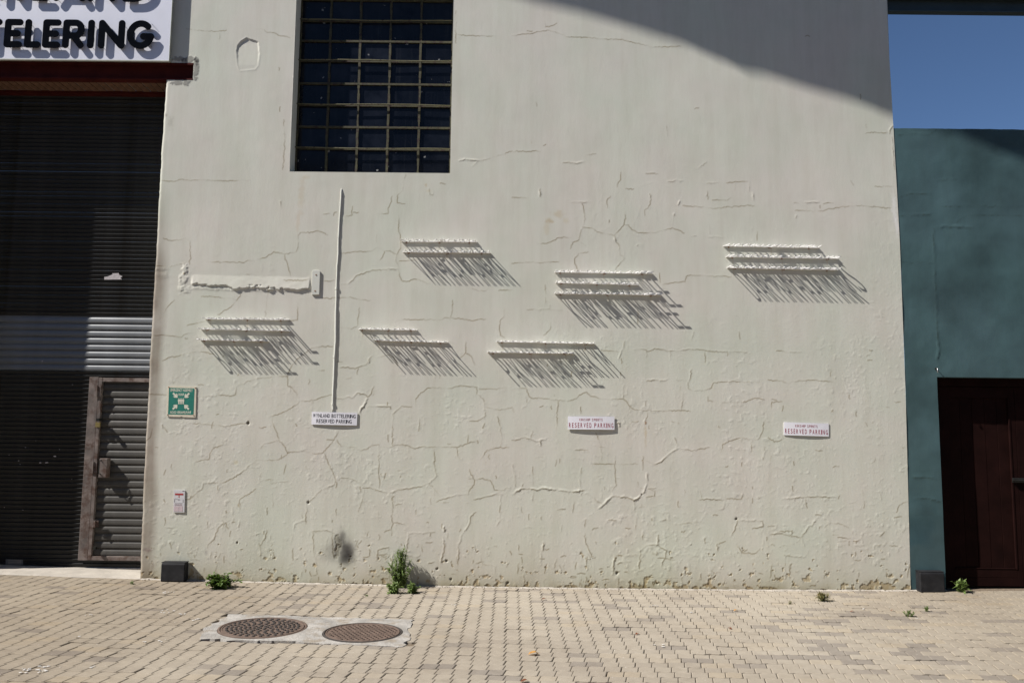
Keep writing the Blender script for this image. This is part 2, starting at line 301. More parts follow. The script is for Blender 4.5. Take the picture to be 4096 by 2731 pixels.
# cracks traced from the photograph: (strength, column, row, points in the enlarged sixteenth)
CR = """
1 11 1375,30 1355,100 1350,180 1300,225 1300,295 1370,305|1 11 1250,235 1235,300 1213,345 1213,395 1110,400
1.5 11 1310,410 1310,540 1325,590 1330,640 1330,710 1290,770 1285,830 1305,860 1310,910 1320,970 1345,1015 1410,1015 1450,995 1500,1000 1540,1020 1600,1035
2 11 770,1038 850,1038 890,1005 920,965 1000,940 1050,925 1070,910 1120,912 1200,908 1220,900 1310,905
1 11 775,760 870,750 910,742 1010,745 1070,735 1110,705 1150,715 1180,740 1230,735 1280,765|.7 11 1180,740 1165,790 1140,820
1.2 11 265,765 370,745 385,680 390,590 410,565 460,570 530,562 570,552 620,570 660,590|.7 11 10,815 100,790 160,745 265,765
1 11 265,765 265,800 290,850 300,910 325,990|1.6 11 250,1005 330,1005 430,1010 500,990|1.2 11 620,1010 665,1015 725,1005
.8 11 600,1165 690,1175 700,1165 880,1165 930,1180 1050,1190|1 11 120,1060 105,1150 95,1230 85,1340|1 11 385,1220 380,1370 300,1385
1.3 11 1315,830 1395,825 1470,820|1 11 1280,1390 1330,1365 1500,1368 1680,1368 1730,1350 1850,1355 1960,1370 2000,1375 2060,1360 2120,1365
1 11 770,1440 890,1445 935,1425 935,1380 950,1260|1 11 1805,1190 1805,1280 1780,1370|1.2 11 2280,1270 2275,1340 2240,1380 2235,1450 2245,1510 2280,1530
1 11 1985,1080 2030,1095 2100,1105 2130,1080|1 11 2230,1100 2351,1095|1.3 11 810,418 880,412 885,330|1.3 11 890,383 940,385|1.2 11 620,400 680,392|1.5 11 715,410 720,385 740,380
1.6 11 1690,115 1740,125|1.8 11 1590,170 1600,220 1625,225 1630,190|2 11 225,285 232,330|1.6 11 1105,590 1108,660
2 21 540,290 640,290 700,292|1.5 21 645,300 660,370 675,440 650,520 635,560 610,640 560,660 535,715|1.3 21 610,650 650,670 680,690
1.5 21 650,520 730,525 775,555 830,575 900,585 940,598 960,570 1000,530 1030,495 1045,440 1035,385|1.2 21 1030,495 1070,500 1100,540 1160,570 1230,572 1330,565 1470,525 1520,540 1580,575
1.2 21 1475,525 1480,480 1490,410|3 21 940,598 955,640|1.5 21 955,650 985,690 990,770 1035,805 1000,840 950,905|1.2 21 610,760 580,800 575,850 605,910|1 21 610,765 650,758 700,745
1.6 21 230,670 300,670 350,655 400,635 430,615 490,610 540,615|3 21 260,170 262,240|1 21 0,245 80,245 150,255|2 21 1230,25 1280,25 1340,30|1 21 1000,15 998,80 970,120 968,150
2.2 21 1435,100 1490,98 1500,90 1570,97|2 21 1260,118 1290,112|1.5 21 1045,165 1115,170|2 21 1790,118 1820,116 1890,110|1.3 21 1970,112 2180,97 2180,180|2.5 21 1265,215 1275,245
1.3 21 1275,250 1270,300 1250,345 1218,360 1220,410|2.3 21 1795,190 1800,260|2.8 21 2215,210 2225,275|2.5 21 1540,285 1530,310|2 21 2180,150 2178,185|1.5 21 2050,120 2045,180
1.3 21 905,235 870,275 877,340|1.3 21 1840,270 1900,272 1980,270 2010,250|.8 21 1570,320 1700,330 1850,350 1950,335 2180,320 2250,330|2.2 21 1810,610 1850,610 1880,605 1930,620
1.5 21 1650,605 1690,600|1.2 21 1815,500 1818,580|1.2 21 2255,560 2250,640|1.6 21 140,1275 230,1275 345,1270 350,1235|1.4 21 345,1275 460,1282|1.6 21 305,1050 312,1140 305,1235
1.2 21 1155,1190 1157,1400|1.5 21 1590,1010 1600,970 1640,958 1700,962 1820,965 1900,965 2010,975|.8 21 1370,1045 1480,1030 1590,1020|1.3 21 1355,940 1365,1030|.8 21 0,850 200,838 260,850 300,838 430,838
1.5 21 355,1390 355,1450 310,1500 290,1510|2 21 2085,1480 2095,1545|2 21 1670,1480 1650,1560|1.2 21 1150,690 1180,675|2.2 21 1490,400 1492,412|2 21 893,455 895,475
.8 01 1480,90 1600,100 1680,80 1740,90 1830,85 1950,92 2100,95 2300,85|1 01 1500,620 1560,640 1640,640 1700,620 1745,645 1745,720 1750,790 1740,860|1 01 1430,870 1550,885 1620,865 1700,850
1 01 1890,835 2060,840 2210,840 2240,845 2270,825 2340,830|1 01 1850,1155 1950,1155 2060,1170 2130,1170 2175,1190 2130,1240 2040,1300 2000,1320|1 01 2175,1190 2220,1120|1 01 1720,1420 1800,1400 1890,1380
1.2 01 1400,1510 1500,1508 1600,1520 1665,1528 1700,1500 1770,1485|1 01 1500,1310 1550,1240 1600,1190
2.2 31 340,293 400,290 470,292|1.8 31 510,305 550,295 600,298|1.5 31 240,295 280,300|2 31 478,320 480,345|.7 31 250,365 480,370 700,330 860,320 1130,345|2 31 262,415 255,435|1.6 31 760,90 785,135
.8 31 980,145 1150,145|1.2 30 895,1230 950,1215 1100,1220|3 30 1150,1160 1120,1200 1120,1230|2 30 1140,1260 1150,1400 1165,1560
1.2 02 1490,175 1560,145 1660,125 1720,105 1800,92 1880,95 1960,115|1.3 02 2165,420 2190,400 2260,370 2340,345|1.3 02 2170,420 2165,490 2120,500 2020,490 1990,500 1900,505 1820,510|1 02 1350,480 1450,485 1530,490
1 02 1780,750 1900,760 2000,765 2060,782 2150,765 2260,750|1.2 02 2090,900 2050,935 2010,960 1960,980 1935,1020 1920,1080 1850,1090 1800,1100
1.9 02 1700,1450 1750,1440 1790,1400 1830,1370 1860,1345 1870,1305 1960,1295 2040,1300 2130,1260 2220,1200 2300,1130 2351,1100|2 02 2000,1320 2010,1380 1990,1390|1.5 02 2351,1350 2280,1400 2200,1450 2200,1480 2210,1550|.8 02 1330,920 1380,880 1400,800
3 02 2280,720 2275,765|2.5 02 1490,765 1500,790|1.5 02 1510,790 1535,830
1.5 12 0,340 230,318 290,318 290,400 330,425 370,470 400,540 470,545 560,530 620,505 695,488|1.8 12 290,310 300,280 330,220 370,170 430,120 480,80 530,55 600,45 700,45
1.2 12 400,540 380,575 290,630 200,670 130,690|1 12 145,690 160,770 190,830 210,890|.8 12 0,1090 200,1085 280,1040 300,1010
1.4 12 40,980 80,935 140,925 210,900 260,960 290,1020 380,1010 440,1000 550,1035 620,1018 660,970 720,900 745,850 755,820|1.4 12 745,905 780,960 830,965 900,970 960,1000 1010,990 1060,955 1130,945
1.3 12 1130,970 1200,970 1245,965 1280,950 1340,945 1410,960 1460,985 1500,965 1640,965 1800,965 1850,970 1930,940 2000,920 2080,915|1.6 12 1255,955 1255,900 1255,780 1262,700 1258,665 1320,610 1330,595 1430,600|3 12 1258,890 1260,950
1.4 12 1465,595 1465,530 1510,470 1580,425 1700,425 1800,430 1870,405 1950,410 2030,420 2030,480 2090,530 2100,600 2110,680 2080,700 2030,730 1960,730
2.2 12 730,520 800,525 855,505 880,520 935,470 1010,490 1025,510 1060,480 1085,410|3 12 1025,510 1010,560 970,610 955,660|2.6 12 1040,590 1100,595 1230,597 1240,615
2 12 745,235 830,235 910,250 960,230 1010,215 1040,160 1070,130|3 12 1040,160 1040,190|1.5 12 1120,145 1200,125 1260,140 1300,215|2.5 12 1500,705 1500,780 1495,820
1.5 12 1925,0 1925,100 1880,150|1.5 12 1925,100 1980,140 2010,215|1.5 12 1750,210 1800,140|1.6 12 1130,950 1130,1100 1128,1220 1138,1300 1130,1370
1.8 12 630,1020 660,1100 700,1180 730,1260 725,1310 690,1330 600,1360 560,1400 520,1440 480,1480|2.2 12 465,1490 465,1568|2 12 980,1340 1060,1345 1130,1370 1200,1385 1250,1388 1320,1360 1430,1345 1520,1330 1590,1300 1640,1255 1660,1235 1645,1160
1 12 1590,1300 1640,1350 1680,1410|2 12 1250,1395 1260,1460 1255,1568|1.5 12 1000,1345 985,1430 940,1560|1.5 12 1845,980 1855,1050 1880,1085|1.5 12 1950,860 1945,930
1.8 12 1960,1170 1975,1220 2010,1270 2005,1310 1970,1350 1950,1400 1850,1405 1780,1430 1720,1445 1660,1470|1.6 12 2015,1270 2080,1255 2150,1275 2180,1320 2190,1360 2260,1360 2351,1340
2 12 2000,1450 2080,1435 2200,1400 2240,1380 2250,1420 2240,1568|1.8 12 2220,690 2240,770 2255,860 2250,970|1.5 12 2060,1080 2100,1020 2150,990 2230,975 2320,970|1.2 12 2110,600 2200,620 2240,630 2351,605
.8 12 2050,435 2180,435 2300,425|.8 12 1640,970 1640,1150|1 12 130,1300 310,1280|1 12 150,1420 155,1520|1 12 275,1130 255,1215|1.6 12 780,1250 880,1260 960,1300 990,1330|1 12 930,300 940,250
1.6 22 0,440 70,425 130,430 155,490 180,520 260,520 330,525 420,540 520,545 590,525 620,490 685,465 720,500 800,520 880,528 1020,528 1060,560 1085,600 1130,625 1230,635 1340,638 1430,635 1560,632 1640,640
1.8 22 180,520 150,560 120,600 95,615|1.8 22 430,540 415,640 415,735 410,800|1.8 22 630,600 632,660|2.3 22 1030,400 1025,460 1020,525|1.5 22 1085,590 1075,625|1.5 22 1240,640 1245,690 1230,720|1.8 22 1570,470 1570,540 1555,630
1.8 22 1120,75 1180,72 1230,75 1260,90 1310,65 1390,75 1450,88 1540,85 1640,70 1740,75 1860,95 2000,95 2160,97|1.8 22 1460,90 1455,165|1.5 22 1240,85 1235,140|2.2 22 1035,0 1025,65 1000,110 980,160|.8 22 820,80 900,85 990,95
2.2 22 1240,360 1310,355 1390,360 1430,345|1.6 22 1510,350 1600,355|2 22 1645,265 1640,340 1630,375|1.3 22 1620,375 1620,430 1660,450 1740,450 1830,430 1850,380 1940,370 2090,368 2270,375
1 22 1800,505 1800,545 1870,550|1 22 1930,560 2120,560 2200,530 2250,520 2320,535|1 22 1930,560 1925,610 1900,630|2.4 22 0,905 60,900 120,880 170,895 220,915 310,900|2 22 190,820 175,885|2.5 22 260,920 268,955
1.3 22 770,840 800,900 820,990 830,1095|1.3 22 580,995 690,995|2.4 22 1490,880 1520,940 1520,985 1470,1010 1440,1035 1400,1075 1370,1105 1310,1130|1.8 22 1520,985 1580,985 1660,1000 1750,985 1810,970
1.5 22 1915,1020 1940,940 2040,900 2110,880 2200,905 2270,890 2300,830 2310,740|1.8 22 2205,905 2197,1010|2 22 0,1125 20,1200 35,1330|1.2 22 190,1150 195,1320
3 22 10,1400 90,1350 200,1355 230,1365 290,1345 360,1355 430,1365 500,1375 570,1380 660,1365|2 22 200,1360 190,1460|2.2 22 640,1160 620,1280 635,1360|1.3 22 700,1400 780,1460 830,1490
3 22 800,1530 850,1490 880,1455 930,1420 1000,1428 1060,1430 1120,1455 1170,1430 1195,1405 1220,1360 1245,1300 1240,1210|2 22 1120,1455 1130,1560|1.6 22 950,1050 945,1150 950,1270 960,1320 920,1370
.8 22 730,1120 1150,1125|1.3 22 1205,1050 1200,1180|1 22 1310,1130 1210,1080|2.2 22 1720,1450 1850,1448 1960,1450 1945,1530 1900,1540|1.5 22 1965,1440 2110,1445 2120,1400|1.5 22 1250,1350 1310,1370 1390,1350|1.5 22 1310,1370 1310,1420
1.5 22 1230,550 1225,590|1.4 22 480,1385 475,1450|1.4 22 570,1470 560,1560|1.2 22 1770,100 1775,190|3.2 22 1220,730 1232,752|3 22 970,745 990,775
1 32 30,610 35,555 130,550|1.5 32 75,85 140,88 180,100 300,97|1.2 32 0,350 130,360 190,390 220,365 380,355 450,355 600,370|1.2 32 150,880 110,910 60,920 0,880
2.3 32 150,1440 220,1440 280,1430 380,1425 470,1425 640,1430|2 32 350,1450 350,1520|1.8 32 755,1480 800,1475|1.5 32 1180,1568 1210,1500 1280,1470|1.2 32 930,80 960,80|2 32 1025,1370 1040,1440
2 03 2120,70 2050,105 2010,140 1980,200 1970,250 1910,300 1905,325|1.5 03 2170,340 2165,415|2.5 03 2175,270 2180,295|2 03 1720,370 1750,430 1830,440|2 03 1560,280 1575,330|2 03 1940,370 1935,430
2.5 13 465,0 455,60 460,105|2.2 13 460,65 410,90 360,110 350,170|1.5 13 340,205 320,300|2 13 515,180 600,170 650,165 720,190|2 13 100,165 85,240 40,300 45,420|1.3 13 340,330 338,440|1.6 13 525,190 530,370 550,450 560,570|1.2 13 250,230 245,340
2 13 1245,0 1250,80 1260,105 1245,160 1180,180|1.3 13 1270,95 1370,110|2.2 13 1400,195 1480,190 1560,190 1640,185|2.3 13 1405,195 1395,280 1380,380|2 13 1110,440 1120,350 1170,330 1220,325 1215,360|1.8 13 1110,390 1240,390
2.5 13 1260,380 1245,440 1250,500|2 13 1380,400 1490,410 1505,380|2.6 13 1720,230 1735,310 1725,370 1705,420 1700,460|3 13 1725,140 1735,170|2.3 13 2020,0 1975,40 1965,100 1930,160 1885,215 1880,260 1855,310 1865,340 1860,400 1855,480
2 13 2250,0 2240,80 2215,120|1.8 13 2150,480 2200,500 2195,570|2 13 2055,400 2085,480|2 13 920,440 980,445|1.5 13 700,200 705,330 715,420|1.6 13 945,290 970,260|1.6 13 160,370 170,410
3 23 290,280 285,350|2.5 23 268,380 265,490|2.3 23 670,190 675,270 700,320 720,370 730,410|2.6 23 690,410 685,470 690,540|2 23 410,430 390,510|1.8 23 590,460 580,520|2 23 60,300 65,360|2 23 60,470 50,560
2.8 23 945,390 935,450 930,560|1.8 23 960,395 1060,400 1170,400|2.3 23 1170,520 1175,430 1180,350 1250,300 1340,300 1345,210|2.3 23 1345,305 1400,340 1420,350 1410,420 1380,460 1375,530|1.6 23 1340,420 1410,425 1490,440
2 23 1770,240 1775,280|2.5 23 1885,290 1890,350|1.6 23 1530,115 1600,100 1650,100|2.2 23 2020,210 2060,120 2070,70 2050,60|2.3 23 2100,75 2300,80 2305,130 2210,150|1.8 23 2060,290 2110,370 2230,380 2280,330|1.5 23 1960,265 1900,290|1.5 23 1140,40 1140,160|1.5 23 680,70 665,120|1.5 23 740,160 790,140
2.2 33 20,205 120,195 200,215 240,180|2 33 90,180 220,170|2.2 33 210,220 300,235 350,180 370,130 410,120 450,60|2.3 33 310,240 335,310|1.8 33 300,240 260,280|2 33 190,420 195,500 205,600|2 33 150,395 240,410 340,410 370,370|1.8 33 640,230 760,240
2 33 1120,305 1190,310|1.8 33 1000,300 1060,298|1.5 33 1030,220 1070,180|1.5 33 850,250 880,190 930,180|2 33 40,470 20,600|1.3 33 520,140 560,100 650,100 740,140|1.8 33 800,440 850,440|1.5 33 1280,600 1300,480
1.2 10 0,270 60,270 100,300 150,300 220,330 310,350|1 10 1830,320 2000,330 2200,335|1.6 20 0,330 150,310 340,280 440,310 500,340 600,345 700,345 850,360 1000,365 1150,400 1300,435 1450,430 1550,430|1 00 1710,265 1800,280 2000,290 2080,280
1.4 20 300,200 310,250 370,240 410,215|2.2 20 470,1495 540,1500 590,1505 660,1492|1.5 20 0,1390 260,1392|1.5 20 290,1340 310,1330|1.6 20 680,1428 770,1412|1.8 20 1710,1550 1790,1490|1.4 20 1420,1150 1428,1250
2.5 10 1870,1480 1920,1465 1960,1470 2050,1480 2110,1470|3 10 2030,1490 1990,1530|1 10 255,1100 265,1300 245,1560|1 10 1835,100 1835,400|1.3 20 220,940 228,975|1.5 20 140,285 185,290|.8 10 2110,1470 2351,1390
"""
CRT = """
2 31 1530,530 1525,600 1530,740 1535,1000 1550,1200 1565,1568|2.5 31 1530,530 1580,515 1700,515 1880,525|1 31 1730,480 1780,430 1880,405 2100,405 2351,415|1.5 31 1550,150 1560,90 1740,80
3 32 1565,0 1575,70 1560,150 1570,220|2 32 1330,1245 1450,1250 1590,1265|2 32 1310,1445 1450,1440 1600,1475|1.3 31 1220,840 1530,845|1.2 31 1600,325 2351,330|2 31 1210,410 1350,405 1500,400|1.5 31 1520,210 1300,215 1220,240|1.4 30 1200,1240 1350,1230 1480,1240 1550,1190
"""
def parse(txt):
    out = []
    for ln in txt.strip().split('\n'):
        for e in ln.split('|'):
            t = e.split(); s = float(t[0]); c, r = int(t[1][0]), int(t[1][1])
            P = []
            for q in t[2:]:
                a, b = q.split(','); x, z = wallpt(*KP(c, r, float(a), float(b))); P.append((float(x), float(z)))
            out.append((s, P))
    return out
class Relief:
    def __init__(s, xl, xr, z0, z1, step):
        s.step = step; s.nz = int(round((z1 - z0) / step)) + 1
        zs = np.linspace(z0, z1, s.nz); L = xl(zs); Rr = xr(zs)
        s.nx = int(round((Rr - L).mean() / step)) + 1
        uu = np.linspace(0, 1, s.nx)[None, :]
        s.X = L[:, None] + uu * (Rr - L)[:, None]; s.Z = np.repeat(zs[:, None], s.nx, 1)
        s.L = L; s.W = Rr - L; s.z0 = z0; s.z1 = z1
        s.H = np.zeros_like(s.X); s.rid = np.zeros_like(s.X); s.dk = np.zeros_like(s.X)
        s.C = np.ones(s.X.shape + (3,)); s.cut = np.zeros((s.nz - 1, s.nx - 1), bool)
    def win(s, x0, x1, za, zb):
        i0 = int((za - s.z0) / s.step) - 1; i1 = int((zb - s.z0) / s.step) + 3
        i0 = max(i0, 0); i1 = min(i1, s.nz)
        if i1 <= i0: return None
        l = s.L[i0:i1].min(); l2 = s.L[i0:i1].max(); wd = s.W.mean()
        j0 = max(int((x0 - l2) / wd * (s.nx - 1)) - 4, 0); j1 = min(int((x1 - l) / wd * (s.nx - 1)) + 6, s.nx)
        if j1 <= j0: return None
        return slice(i0, i1), slice(j0, j1)
    def crack(s, st, P, rs):
        pts = [P[0]]
        for a, b in zip(P[:-1], P[1:]):
            L = math.hypot(b[0] - a[0], b[1] - a[1]); n = max(1, int(L / .016))
            for k in range(1, n + 1):
                t = k / n; j = .0034 * (1 if k < n else .3)
                pts.append((a[0] + (b[0] - a[0]) * t + rs.normal(0, j), a[1] + (b[1] - a[1]) * t + rs.normal(0, j)))
        A = {0: .0002, 1: .0004, 2: .0025, 3: .0065}
        lo = int(min(st, 2.999)); A0 = A[lo] + (A[lo + 1] - A[lo]) * (st - lo) if lo < 3 else A[3]
        sig = .0052 + .0012 * st; ph = rs.rand() * 50; n = len(pts)
        for k in range(n - 1):
            a, b = pts[k], pts[k + 1]
            m = .55 + .5 * math.sin(k * .55 + ph) * math.sin(k * .23 + ph * 2) + rs.uniform(-.15, .25)
            m *= min(1, .45 + .3 * min(k, n - 2 - k)) if n > 4 else 1
            m = max(m, .12); pd = 3 * sig
            wn = s.win(min(a[0], b[0]) - pd, max(a[0], b[0]) + pd, min(a[1], b[1]) - pd, max(a[1], b[1]) + pd)
            if wn is None: continue
            X = s.X[wn]; Z = s.Z[wn]; dx, dz = b[0] - a[0], b[1] - a[1]; q = dx * dx + dz * dz + 1e-12
            t = np.clip(((X - a[0]) * dx + (Z - a[1]) * dz) / q, 0, 1)
            ex, ez = X - a[0] - t * dx, Z - a[1] - t * dz
            d0 = np.hypot(ex, ez); d = d0 * np.where(ex * .68 - ez * .73 > 0, 1.75, .72)
            s.rid[wn] = np.maximum(s.rid[wn], A0 * m * np.exp(-(d / sig) ** 2))
            kk = .70 * np.clip(.15 + .85 * m + .45 * math.sin(k * .21 + ph * 3), .12, 1)
            s.dk[wn] = np.maximum(s.dk[wn], kk * np.exp(-(d0 / .0048) ** 2))
    def blob(s, x, z, rx, rz, dH=0, col=None, amt=1, soft=1, ns=None):
        wn = s.win(x - 2.2 * rx, x + 2.2 * rx, z - 2.2 * rz, z + 2.2 * rz)
        if wn is None: return
        X = s.X[wn]; Z = s.Z[wn]; d = np.hypot((X - x) / rx, (Z - z) / rz)
        if ns: d = d + ns * (fbm(X, Z, min(rx, rz) * .6, int(abs(x * 97)) % 90 + 3) - .5) * 2
        k = np.clip((1 - d) / soft + .0, 0, 1); k = k * k * (3 - 2 * k)
        s.H[wn] += dH * k
        if col is not None: s.C[wn] *= 1 - (amt * k)[..., None] * (1 - np.array(col))
    def build(s, name, m, parent):
        H = s.H + s.rid
        H = H - .0028 * s.dk * (s.rid > .0008)
        s.C *= (1 - s.dk[..., None] * np.array([.75, .85, 1.0]))
        v = np.stack([s.X, -H, s.Z], -1).reshape(-1, 3)
        I = np.arange(s.nz * s.nx).reshape(s.nz, s.nx)
        q = np.stack([I[:-1, :-1], I[:-1, 1:], I[1:, 1:], I[1:, :-1]], -1)[~s.cut]
        used = np.unique(q); rem = np.full(s.nz * s.nx, -1); rem[used] = np.arange(len(used))
        v = v[used]; q = rem[q]; cc = s.C.reshape(-1, 3)[used]
        me = bpy.data.meshes.new(name); me.vertices.add(len(v)); me.vertices.foreach_set('co', v.astype(np.float32).ravel())
        me.loops.add(q.size); me.loops.foreach_set('vertex_index', q.astype(np.int32).ravel())
        me.polygons.add(len(q)); me.polygons.foreach_set('loop_start', np.arange(0, q.size, 4, dtype=np.int32))
        me.polygons.foreach_set('use_smooth', np.ones(len(q), bool))
        me.update(calc_edges=True)
        at = me.color_attributes.new('stain', 'FLOAT_COLOR', 'POINT')
        at.data.foreach_set('color', np.concatenate([cc, np.ones((len(cc), 1))], 1).astype(np.float32).ravel())
        me.materials.append(m); me.validate()
        return link(bpy.data.objects.new(name, me), parent)
def edge(pts, y=0):
    q = [wallpt(a * S, b * S, y) for a, b in pts]
    q = sorted((float(z), float(x)) for x, z in q)
    zz = np.array([p[0] for p in q]); xx = np.array([p[1] for p in q])
    def fn(z):
        z = np.asarray(z, float); r = np.interp(z, zz, xx)
        hi = z > zz[-1]; sl = (xx[-1] - xx[-2]) / (zz[-1] - zz[-2])
        return np.where(hi, xx[-1] + (z - zz[-1]) * 0, r)
    return fn
e_left = edge([(382, 185), (371, 340), (357, 600), (345, 800), (335, 1000), (327, 1170), (321, 1330)])
e_right = edge([(2035, 0), (2052, 292), (2067, 560), (2080, 900), (2092, 1356)])
def xl(z): return e_left(z) + .006 * (vnoise(np.asarray(z, float) * 0, np.asarray(z, float), .11, 5) - .5) + .005 * (vnoise(np.asarray(z, float) * 0, np.asarray(z, float), .03, 9) - .5)
ZTOP = float(wallpt(2048, -60)[1])
# ------------------------------------------------------------------ white building
white = thing('white_building', 'tall cream painted industrial building with cracked plaster wall beside the roller shutter', 'building', (0, 0, 0))
WR = Relief(xl, e_right, -.14, ZTOP, .0075)
X, Z = WR.X, WR.Z
WR.H += .0016 * (fbm(X, Z, .42, 21, 3) - .5) + .0011 * (fbm(X, Z, .13, 31, 3) - .5) * (fbm(X, Z, .9, 33, 2))
WR.H += .004 * (fbm(X, Z, 1.5, 23, 2) - .5)
blis = fbm(X, Z, .038, 41, 3); zone = np.clip((fbm(X, Z, .55, 43, 3) - .47) * 5, 0, 1) * np.clip(1.25 - Z / 4.2, .1, 1)
WR.H += .0016 * np.clip((blis - .62) * 7, 0, 1) * zone
WR.H += .0009 * np.clip((fbm(X, Z, .022, 47, 2) - .70) * 7, 0, 1) * np.clip(1.3 - Z / 3.5, .12, 1)
rs = np.random.RandomState(3)
for st, P in parse(CR): WR.crack(st, P, rs)
# small random flakes and hairlines, thicker towards the damp base
xl0, xr0 = float(WR.L.mean()), float((WR.L + WR.W).mean())
for k in range(360):
    z = .04 + 2.4 * rs.rand() ** 2.2 if k < 345 else 6 * rs.rand(); x = rs.uniform(xl0 + .08, xr0 - .03)
    if rs.rand() < .6: dx, dz = rs.normal(0, .008), rs.uniform(.015, .07)
    else: dx, dz = rs.uniform(.015, .08), rs.normal(0, .008)
    st = rs.uniform(.8, 2.1) if z < 1.1 else rs.uniform(.7, 1.2)
    WR.crack(st, [(x, z), (x + dx * .5 + rs.normal(0, .006), z + dz * .5 + rs.normal(0, .006)), (x + dx, z + dz)], rs)
# peeling along the base
GZ = np.polyval(GQ, X); hb = Z - GZ
n1 = fbm(X, Z, .05, 51, 4); n2 = fbm(X, Z * .6, .5, 53, 2)
th = .79 + .3 * np.clip((hb - .35) / .5, 0, 1) - .27 * np.exp(-np.clip(hb, 0, 9) / .10) * (.35 + 1.1 * n2) - .075 * np.exp(-np.clip(hb, 0, 9) / .3)
peel = np.clip((n1 - th) * 22, 0, 1)
rim = np.clip((n1 - th + .03) * 26, 0, 1) - peel
WR.H += -.0035 * peel + .003 * np.clip(rim, 0, 1) * (hb < .6)
WR.C *= 1 - (peel * .5)[..., None] * np.array([.32, .52, .80]) * (.6 + .8 * fbm(X, Z, .025, 55, 2))[..., None]
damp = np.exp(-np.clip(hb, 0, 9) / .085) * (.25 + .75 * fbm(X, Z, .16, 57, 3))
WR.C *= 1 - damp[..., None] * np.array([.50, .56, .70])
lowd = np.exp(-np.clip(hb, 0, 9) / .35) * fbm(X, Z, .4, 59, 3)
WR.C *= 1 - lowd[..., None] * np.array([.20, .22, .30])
# grey corner band beside the shutter, cement round the lintel end
de = X - WR.L[:, None]
band = np.clip(1 - de / (.13 + .06 * fbm(X, Z, .5, 61, 2)), 0, 1) * np.clip((4.2 - Z) / 1.5, 0, 1)
WR.C *= 1 - (np.clip(band * 2.2, 0, 1) * (.26 + .45 * fbm(X, Z, .22, 63, 4)))[..., None] * np.array([.85, .95, 1.0])
WR.H -= .012 * np.clip(1 - de / .025, 0, 1) ** 2
def kp_w(c, r, x, y):
    a, b = wallpt(*KP(c, r, x, y)); return float(a), float(b)
for (c, r, x, y, rx, rz) in ((0, 0, 1735, 550, .07, .045), (0, 0, 1640, 545, .09, .03), (0, 0, 1800, 640, .035, .12), (0, 0, 1800, 560, .03, .05), (0, 0, 1620, 760, .06, .04), (0, 0, 1715, 760, .045, .045)):
    px, pz = kp_w(c, r, x, y); WR.blob(px, pz, rx, rz, .002, (.46, .45, .46), .95, .25, .8)
for (c, r, x, y, rx, rz, col, am) in ((2, 1, 345, 460, .06, .04, (.80, .68, .52), .7), (2, 1, 420, 400, .08, .06, (.86, .77, .62), .6), (2, 1, 320, 540, .05, .09, (.9, .82, .7), .5), (2, 1, 500, 460, .05, .05, (.88, .82, .66), .5),
      (2, 2, 1228, 745, .016, .03, (.62, .38, .22), .8), (2, 2, 1228, 830, .02, .1, (.85, .74, .58), .7), (2, 2, 1228, 930, .018, .07, (.92, .85, .75), .6),
      (1, 1, 420, 220, .05, .28, (.93, .85, .76), .6), (1, 1, 385, 480, .03, .18, (.94, .86, .78), .6), (1, 1, 460, 60, .07, .03, (.93, .85, .75), .5), (1, 1, 1560, 130, .03, .03, (.85, .72, .55), .6),
      (3, 1, 1160, 330, .04, .22, (1.22, 1.22, 1.32), .9), (3, 1, 1185, 520, .03, .16, (1.2, 1.2, 1.3), .8), (0, 1, 1420, 1220, .05, .12, (.8, .76, .76), .7), (0, 2, 1400, 640, .05, .3, (.84, .82, .83), .6), (0, 2, 1390, 300, .05, .25, (.82, .81, .82), .6), (0, 3, 1355, 350, .05, .03, (.66, .55, .60), .8), (0, 3, 1405, 490, .02, .06, (.72, .66, .66), .7), (0, 3, 1895, 370, .02, .035, (.6, .58, .62), .7),
      (0, 2, 2165, 1110, .03, .03, (.9, .83, .66), .7), (0, 2, 2190, 1500, .015, .03, (.6, .47, .3), .8), (0, 0, 1570, 1130, .04, .1, (.72, .70, .68), .6), (0, 0, 1525, 1060, .02, .03, (.6, .58, .56), .8), (0, 1, 1440, 595, .012, .03, (.55, .52, .5), .8),
      (1, 1, 1585, 185, .05, .02, (.93, .86, .74), .5), (2, 0, 180, 1310, .012, .028, (.85, .78, .7), .5), (0, 1, 1690, 945, .015, .012, (.75, .55, .3), .8), (1, 1, 545, 1105, .012, .014, (.5, .3, .16), .8)):
    px, pz = kp_w(c, r, x, y); WR.blob(px, pz, rx, rz, 0, col, am, .8, .5)
# soot mark with the peeled patch
for (x, y, rx, rz, am) in ((845, 370, .115, .145, .92), (815, 430, .09, .11, .65), (790, 235, .07, .13, .66), (800, 330, .20, .26, .48), (690, 390, .20, .13, .25)):
    px, pz = kp_w(1, 3, x, y); WR.blob(px, pz, rx, rz, 0, (.12, .11, .12), am, 1.0, .35)
for (x, y, rx, rz) in ((745, 250, .026, .06), (750, 340, .028, .07), (735, 410, .02, .03), (775, 290, .02, .05)):
    px, pz = kp_w(1, 3, x, y); WR.blob(px, pz, rx, rz, -.0035, (.72, .70, .64), .8, .2, .5)
for (c, r, x, y, q) in ((1, 2, 480, 1475, .012), (2, 2, 1193, 1405, .007), (0, 3, 2178, 280, .008), (1, 3, 1790, 615, .011), (2, 3, 1335, 655, .010), (2, 3, 965, 558, .012), (1, 3, 2310, 650, .014), (2, 3, 2060, 60, .010), (0, 2, 2280, 750, .012), (1, 3, 1665, 520, .010), (1, 3, 1750, 445, .010)):
    px, pz = kp_w(c, r, x, y); WR.blob(px, pz, q * 1.4, q * 1.4, -.009, (.22, .19, .16), .85, .4, .5)
